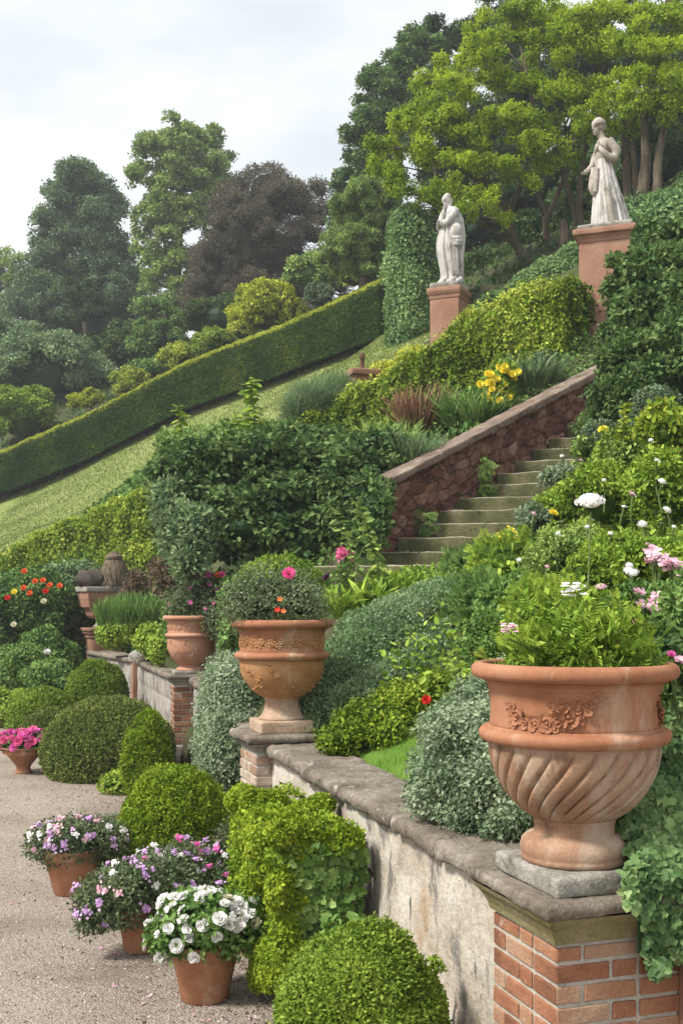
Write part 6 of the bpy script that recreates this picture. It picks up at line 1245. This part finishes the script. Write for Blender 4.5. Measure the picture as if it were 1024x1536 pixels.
# ------------------------------------------------------------------ trees
def tree(name, label, base, L, size, mat, trunk, cov=2.4, shape='oval', seed=0, core=.6, group=None, bark='bark', limbs=10, tr=.3, base_t=.45, rej=.8, **k):
    """L: crown clumps; trunk: polyline from the ground up; limbs run from the trunk into the clumps"""
    L = np.asarray(L, float); rg = np.random.default_rng(seed); base = np.asarray(base, float)
    t = thing(name, label, 'tree', base, group); m = M(); c = curve(trunk, 6); tube(m, c, np.linspace(tr, tr * .25, len(c)), 9, .5, .05, seed)
    for i in rg.choice(len(L), min(limbs, len(L)), replace=False):
        e = L[i, :3]; j = int(np.clip(np.argmin(np.abs(c[:, 2] - (e[2] - .35 * np.linalg.norm(e[:2] - c[0, :2])))), 1, len(c) - 2)); s = c[j]
        md = s * .5 + e * .5 + np.array([0, 0, -.08 * np.linalg.norm(e - s)]); r0 = max(.02, tr * (1 - .7 * j / len(c)) * .5); tube(m, curve([s, md, e], 5), np.linspace(r0, r0 * .25, 11), 6, .5)
    m.build('trunk', SM[bark], t, smooth=True)
    m = M(); k.setdefault('inward', .5); foliage(m, L, size * .54, cov * 1.25, shape, core=core, seed=seed, base=base_t, rej=rej, fuzz=.12, subs=(18, .26), **k); m.build('crown', LM[mat], t); return t
def crown(prof, n, seed, r=(.16, .3), fl=.8, lo=0.):
    """prof rows (px, py, Z, half width px): the crown's axis from bottom to top; clumps are spread through it"""
    rg = np.random.default_rng(seed); pr = np.asarray(prof, float); w = pr[:, 3]; tt = np.linspace(0, 1, len(pr)); dn = np.interp(np.linspace(0, 1, 200), tt, w) + 4; cd = np.cumsum(dn) / dn.sum(); out = []
    wm = w.mean() * pr[:, 2].mean() / FPX
    for i in range(n):
        f = np.interp(rg.random(), cd, np.linspace(0, 1, 200)); px, py, Z, hw = (np.interp(f, tt, pr[:, k]) for k in range(4)); s = Z / FPX
        a = rg.uniform(0, 6.283); q = rg.uniform(.35, .92) ** .7 * hw * s; c = P(px, py, Z) + np.array([q * math.cos(a), q * math.sin(a) * .8, rg.normal() * .12 * wm]); g = rg.uniform(*r) * (wm * .6 + hw * s * .5)
        out.append(np.concatenate([c, [g, g, g * fl]]))
    for i in range(len(pr)): out.append(np.concatenate([P(*pr[i, :3]), np.array([.55, .5, .5]) * max(pr[i, 3], 6) * pr[i, 2] / FPX]))
    return np.array(out)
def trunk_line(px, pb, pt, Z, lean=0):
    b = P(px, pb, Z); return [b, P(px + lean * .3, (pb * 2 + pt) / 3, Z), P(px + lean * .7, (pb + 2 * pt) / 3, Z), P(px + lean, pt, Z)]
LBL = 'trees on the hill'
# left horizon
L = crown([(128, 570, 66, 105), (122, 480, 66, 108), (130, 420, 66, 96), (128, 350, 66, 74), (130, 300, 66, 68), (122, 268, 66, 48)], 120, 1, (.17, .32))
tree('broad_dark_tree', 'broad dark blue green tree, tallest at the far left', P(128, 600, 66), L, .34, 'blue', trunk_line(128, 610, 300, 66), 2.6, seed=1, core=.72, tr=.5, base_t=.36, group=LBL)
L = crown([(245, 560, 60, 50), (255, 480, 60, 60), (262, 400, 60, 60), (270, 330, 60, 72), (275, 270, 60, 84), (278, 225, 60, 66), (280, 205, 60, 36)], 130, 2, (.14, .28))
tree('tall_light_tree', 'tall airy light green tree between the dark tree and the copper tree', P(260, 590, 60), L, .32, 'pale', trunk_line(255, 600, 220, 60, 20), 2.3, seed=2, core=.3, tr=.4, base_t=.42, group=LBL, limbs=34)
L = np.concatenate([crown([(385, 520, 55, 110), (390, 440, 55, 112), (385, 380, 55, 104), (395, 320, 55, 96), (400, 285, 55, 74)], 90, 3, (.13, .26)), crown([(470, 480, 54, 60), (480, 400, 54, 56), (470, 320, 54, 50), (480, 285, 54, 30)], 36, 4, (.16, .3))])
tree('copper_tree', 'dark copper brown tree standing above the golden shrub', P(385, 540, 55), L, .24, 'copper', trunk_line(385, 560, 300, 55), 2.8, 'dia', seed=3, core=.74, tr=.4, group=LBL, base_t=.45, up=.4, out=.7)
L = crown([(-5, 560, 72, 60), (0, 470, 72, 60), (5, 410, 72, 44), (10, 385, 72, 26)], 40, 5, (.16, .3))
tree('pale_edge_tree', 'pale hazy tree cut by the left frame edge', P(0, 600, 72), L, .34, 'pale', trunk_line(0, 600, 400, 72), 1.6, seed=5, core=.3, tr=.3, group=LBL, limbs=20)
L = crown([(130, 590, 58, 40), (125, 530, 58, 46), (130, 470, 58, 40), (125, 430, 58, 24)], 40, 6, (.2, .34))
tree('dark_understorey_tree', 'dark conical tree in front of the broad dark tree', P(128, 610, 58), L, .28, 'deep', trunk_line(128, 620, 440, 58), 2.6, 'dia', seed=6, core=.8, tr=.3, group=LBL)
L = crown([(250, 560, 52, 56), (240, 510, 52, 44), (235, 460, 52, 30)], 34, 7, (.2, .34))
tree('green_understorey_tree', 'mid green bushy tree below the tall airy tree', P(248, 575, 52), L, .26, 'mid', trunk_line(248, 580, 470, 52), 2.4, seed=7, core=.7, tr=.3, group=LBL, base_t=.5)
# shrubs behind the dark hedge
def far_bush(lb, px, py, rx, rz, Z, mat, size, seed, base=.48, cov=2.8, n=14, cat='shrub', name='rounded_garden_shrub', shape='oval', **k):
    s = Z / FPX; bush(name, lb, cat, mk_lumps(P(px, py, Z), (rx * s, rx * s * .85, rz * s), n, seed, .4, .82, -.5), size * .72, LM[mat], cov=cov, shape=shape, seed=seed, base=base, core=.8, subs=(14, .30), inward=.4, **k)
far_bush('large grey green shrub mass under the broad dark tree', 75, 560, 95, 62, 51, 'blue', .24, 11, .55)
far_bush('dull green shrub left of the grey shrub mass', 10, 530, 60, 60, 54, 'blue', .26, 12, .5)
far_bush('bright green round bush at the left frame edge above the hedge', 32, 628, 58, 50, 45.5, 'fresh', .19, 13, .42)
far_bush('small yellow tinged shrub, third from the golden bush down the hedge', 194, 578, 30, 27, 44, 'bank', .14, 14, .62, name='small_hedge_shrub')
far_bush('small orange tinged shrub, lowest in the row along the hedge', 131, 602, 27, 18, 44.5, 'gold', .14, 15, .5, name='small_hedge_shrub')
far_bush('round yellow green shrub second below the golden bush', 266, 540, 28, 28, 42.5, 'bank', .14, 16, .66, name='small_hedge_shrub')
far_bush('round olive shrub just below the golden bush', 322, 518, 33, 28, 41.5, 'box', .14, 17, .6, name='small_hedge_shrub')
far_bush('big golden yellow bush behind the dark hedge', 400, 470, 58, 46, 41, 'gold', .20, 18, .55, n=20)
far_bush('low yellow shrub at the foot of the golden bush', 362, 498, 22, 18, 40.5, 'bank', .16, 19, .75)
far_bush('grey green clipped ball right of the golden bush', 481, 446, 26, 24, 39, 'silver', .11, 20, .35, n=6)
far_bush('pale green shrub below the copper tree', 468, 412, 42, 34, 44, 'pale', .2, 21, .5)
far_bush('yellow green shrub between the grey ball and ivy column', 545, 405, 45, 46, 40, 'bank', .18, 22, .5)
far_bush('thin green shrub line at the top of the grass bank', 230, 560, 40, 24, 47, 'mid', .18, 23, .5)
far_bush('dark gap shrub under the tall airy tree', 190, 540, 40, 60, 54, 'deep', .24, 24, .5)
far_bush('dull shrub under the copper tree', 330, 480, 50, 40, 48, 'deep', .2, 25, .55)
# middle: tall dark tree and drooping pale tree
L = crown([(560, 400, 46, 60), (560, 330, 46, 64), (560, 260, 46, 62), (575, 190, 46, 70), (600, 130, 46, 62), (625, 80, 46, 50), (635, 55, 46, 30)], 90, 31, (.16, .3))
tree('tall_dark_tree', 'tall dark tree rising behind the maples, left of the thicket', P(570, 480, 46), L, .26, 'mid', trunk_line(570, 500, 90, 46, 40), 2.2, seed=31, core=.62, tr=.4, base_t=.34, group=LBL, limbs=24)
L = crown([(545, 400, 38, 62), (540, 360, 38, 60), (545, 320, 38, 54), (555, 285, 38, 40)], 40, 32, (.2, .34), .9)
tree('drooping_pale_tree', 'drooping olive green tree below the tall dark tree', P(545, 450, 38), L, .17, 'pale', trunk_line(545, 470, 300, 38), 3., 'dia', seed=32, core=.7, tr=.2, base_t=.34, group=LBL, up=-.7)
# dark wood behind the maples
for i, (px, Z, w, top, bot, lb, mt) in enumerate(((690, 42, 80, 60, 480, 'dark wood tree behind the left statue', 'deep'), (800, 40, 90, -60, 440, 'dark wood tree behind the forked maple', 'deep'), (900, 39, 90, -120, 400, 'very dark conifer behind the skirted statue', 'dark'), (1000, 37, 90, -140, 360, 'dark conifer at the right edge behind the bare stems', 'dark'), (1090, 36, 90, -120, 330, 'dark conifer beyond the right frame edge', 'dark'), (750, 45, 80, -30, 300, 'dark high crown above the maples', 'mid'))):
    L = crown([(px, bot, Z, w), (px, bot * .7 + top * .3, Z, w), (px, bot * .4 + top * .6, Z, w * .9), (px, top, Z, w * .6)], 44, 40 + i, (.2, .36)); b = gp(px, Z)
    tree('dark_wood_tree', lb, b, L, .24, mt, [b - np.array([0, 0, .5]), P(px, bot * .5 + top * .5, Z), P(px + 8, top + 30, Z)], 2.0, seed=40 + i, core=.84, tr=.35, base_t=.45, group='dark trees behind the maples', limbs=6)
def spray(px, py, Z, hw, n, seed, hh=13, tl=0.):
    """a flat layered branch of foliage about hw pixels half wide"""
    rg = np.random.default_rng(seed); s = Z / FPX; out = []
    for i in range(n):
        u = rg.uniform(-1, 1); out.append(np.concatenate([P(px + u * hw, py + u * tl + rg.normal() * hh * .55, Z + rg.normal() * hw * s * .45), np.array([rg.uniform(.16, .34) * hw, rg.uniform(.16, .34) * hw, hh * rg.uniform(.45, .8)]) * s]))
    return out
def maple(label, stems, sprays, seed, size=.085, mat='maple', cov=1.9, tr=.10, twigs=0):
    """stems: list of polylines; sprays: (px, py, Z, half width, n, tilt)"""
    t = thing('maple_tree', label, 'tree', stems[0][0], 'maples behind the clipped hedge'); m = M(); C_ = []
    for j, st in enumerate(stems): c = curve(st, 8); r0 = tr * (1 if j == 0 else .8); tube(m, c, np.linspace(r0, r0 * .3, len(c)), 8, .5, .05, seed + j); C_.append(c)
    allc = np.concatenate(C_); L = []
    for k, (px, py, Z, hw, n, tl) in enumerate(sprays):
        L += spray(px, py, Z, hw, n, seed * 31 + k, tl=tl); e = P(px, py + 8, Z); cand = allc[(allc[:, 2] < e[2] - .15 * np.linalg.norm(allc[:, :2] - e[:2], axis=1))]; cand = cand if len(cand) else allc; s_ = cand[np.argmin(np.linalg.norm(cand - e, axis=1))]
        tube(m, curve([s_, s_ * .5 + e * .5 + np.array([0, 0, .12]), e], 6), np.linspace(.032, .010, 13), 6)
        for q in L[-n:][:4]: tube(m, curve([e, (e + q[:3]) / 2, q[:3]], 4), np.linspace(.018, .006, 9), 5)
    m.build('trunk', SM['bark'], t, smooth=True); m = M()
    foliage(m, np.array(L), size, cov, 'oval', core=.35, seed=seed, out=.25, spread=.55, base=.45, tilt=1.0, inward=.9, rej=.6, cl=.26, csc=.35, fuzz=.2); m.build('crown', LM[mat], t)
def st(*a): return [P(*q) for q in a]
maple('wide bright maple spreading left over the first statue', [st((782, 392, 28), (768, 350, 28), (755, 315, 28), (725, 260, 27.6), (690, 205, 27)), st((762, 332, 28), (742, 300, 28.4), (700, 250, 27.5), (640, 215, 27)), st((760, 325, 28), (790, 250, 27.6), (800, 180, 27), (790, 110, 27))],
      [(600, 215, 26.5, 46, 12, -4), (590, 255, 26.2, 34, 10, 4), (640, 175, 26.6, 52, 12, -6), (625, 285, 26, 44, 12, 3), (660, 235, 26.4, 52, 12, 0), (690, 195, 26.6, 56, 12, 0), (680, 150, 27, 52, 12, -8), (700, 285, 26, 46, 10, 4), (720, 245, 26.6, 50, 12, 0), (730, 115, 27, 60, 12, -6), (740, 170, 26.6, 60, 12, 0), (655, 305, 25.6, 40, 9, 2), (740, 60, 27.2, 56, 12, -8), (770, 210, 26.4, 56, 10, 0), (610, 180, 27, 40, 9, -6), (700, 90, 27.4, 46, 10, -8), (735, 320, 26.6, 30, 8, 4), (575, 235, 26.8, 26, 7, 0), (645, 115, 27.6, 40, 9, -10), (765, 20, 27.4, 54, 12, -8)], 61)
maple('forked maple with pale branches between the statues', [st((820, 380, 28.5), (817, 330, 28.5), (806, 290, 28.5), (790, 255, 28)), st((818, 332, 28.5), (838, 285, 28.5), (850, 240, 28), (845, 170, 27.6))],
      [(820, 190, 27, 56, 12, 0), (800, 130, 27, 60, 12, 0), (850, 80, 27.2, 60, 12, -5), (830, 240, 27, 46, 9, 2), (870, 150, 27, 60, 12, 0), (815, 40, 27.4, 60, 12, -5), (785, 265, 27, 34, 8, 3), (860, 20, 27.4, 56, 10, 0), (850, 205, 26.6, 40, 8, 0)], 62)
maple('leaning maple directly left of the skirted statue', [st((874, 355, 27.5), (868, 310, 27.5), (872, 250, 27.5), (884, 190, 27.2), (900, 110, 27)), st((868, 345, 27.6), (856, 300, 27.6), (846, 262, 27.6), (838, 220, 27.4))],
      [(900, 130, 26.4, 56, 12, 0), (930, 70, 26.6, 60, 12, 0), (905, 180, 26.2, 46, 9, 3), (880, 45, 26.8, 56, 12, 0), (940, 150, 26, 50, 10, 2), (925, 10, 26.8, 60, 10, 0)], 63)
maple('double stemmed maple right behind the skirted statue', [st((940, 305, 27), (938, 240, 27), (934, 180, 27), (930, 110, 27)), st((955, 305, 26.6), (950, 240, 26.6), (943, 180, 26.6), (940, 110, 26.6))],
      [(960, 110, 26, 56, 12, 0), (985, 60, 26, 60, 12, 0), (960, 160, 25.8, 46, 8, 2), (990, 140, 25.6, 46, 9, 2), (975, 20, 26.2, 56, 10, 0)], 64, tr=.11)
maple('thick smooth stemmed maple at the right, bending outward', [st((962, 300, 26), (968, 240, 26), (966, 190, 26), (975, 130, 26)), st((985, 290, 25.6), (987, 235, 25.6), (998, 180, 25.6), (1008, 130, 25.6))],
      [(1010, 110, 25.2, 56, 12, 0), (1030, 60, 25.2, 60, 12, 0), (1020, 155, 25, 46, 9, 2), (1010, 20, 25.4, 56, 10, 0), (1060, 120, 25, 60, 10, 0)], 65, tr=.15)
for i, (px, py, rx, rz, Z, lb) in enumerate(((735, 420, 50, 45, 31, 'added dark shrub standing for canopy shade behind the wide maple'), (800, 365, 50, 50, 31, 'added dark shrub standing for canopy shade behind the forked maple'), (900, 300, 60, 60, 30.5, 'added dark shrub standing for canopy shade behind the leaning maple'), (990, 240, 60, 60, 29, 'added dark shrub standing for canopy shade behind the thick smooth stems'), (860, 330, 40, 40, 31, 'added dark shrub standing for canopy shade between forked and leaning maples'), (685, 440, 40, 50, 31.5, 'added dark shrub standing for canopy shade right of the ivy column'))):
    far_bush(lb, px, py, rx, rz, Z, 'deep', .14, 70 + i, .5, name='canopy_shade_shrub')  # dark shrubs added behind the trunks, canopy shade put into their colour
# broken stump by the hedge
b = P(846, 352, 26.9); m = M(); tube(m, [b - np.array([0, 0, .7]), b, b + np.array([-.05, 0, .35])], [.14, .12, .09], 9, .5, .08, 3); tag(m.build('tree_stump', SM['bark'], None, b, smooth=True), 'pale broken stump behind the clipped hedge, left of the skirted statue', 'stump')
# leaf litter of the wood floor, canopy shade put into its dark leaf colour
rng = np.random.default_rng(99); n = 70000; x = rng.uniform(-26, 14, n); y = rng.uniform(26, 62, n); k = ~poly_in(x, y, LAWN); x, y = x[k], y[k]
m = M(); p = np.stack([x, y, hill(x, y) + .15 * rng.random(len(x))], -1); leaves(m, p, np.tile([0, -.4, 1.], (len(x), 1)), .13, tints(p, rng, .2, 8, .4, .2, .2), 'oval', .4, .9, rng=rng); tag(m.build('wood_ground_cover', LM['deep'], None, (0, 40, 10)), kind='stuff')
# ------------------------------------------------------------------ air
hv = np.array([[x, y, z] for x in (-110, 110) for y in (-12, 165) for z in (-1.5, 60)], float)
m = M(); m.add(hv, [[0, 1, 3, 2], [4, 6, 7, 5], [0, 4, 5, 1], [2, 3, 7, 6], [0, 2, 6, 4], [1, 5, 7, 3]])
hm = bpy.data.materials.new('haze'); hm.use_nodes = True; ht = hm.node_tree; ht.nodes.clear()
hp = ht.nodes.new('ShaderNodeVolumePrincipled'); hp.inputs['Color'].default_value = (.93, .96, 1, 1); hp.inputs['Density'].default_value = .0012; hp.inputs['Anisotropy'].default_value = .2
ho = ht.nodes.new('ShaderNodeOutputMaterial'); ht.links.new(hp.outputs['Volume'], ho.inputs['Volume'])
tag(m.build('haze', hm, None, (0, 0, 0)), kind='stuff')
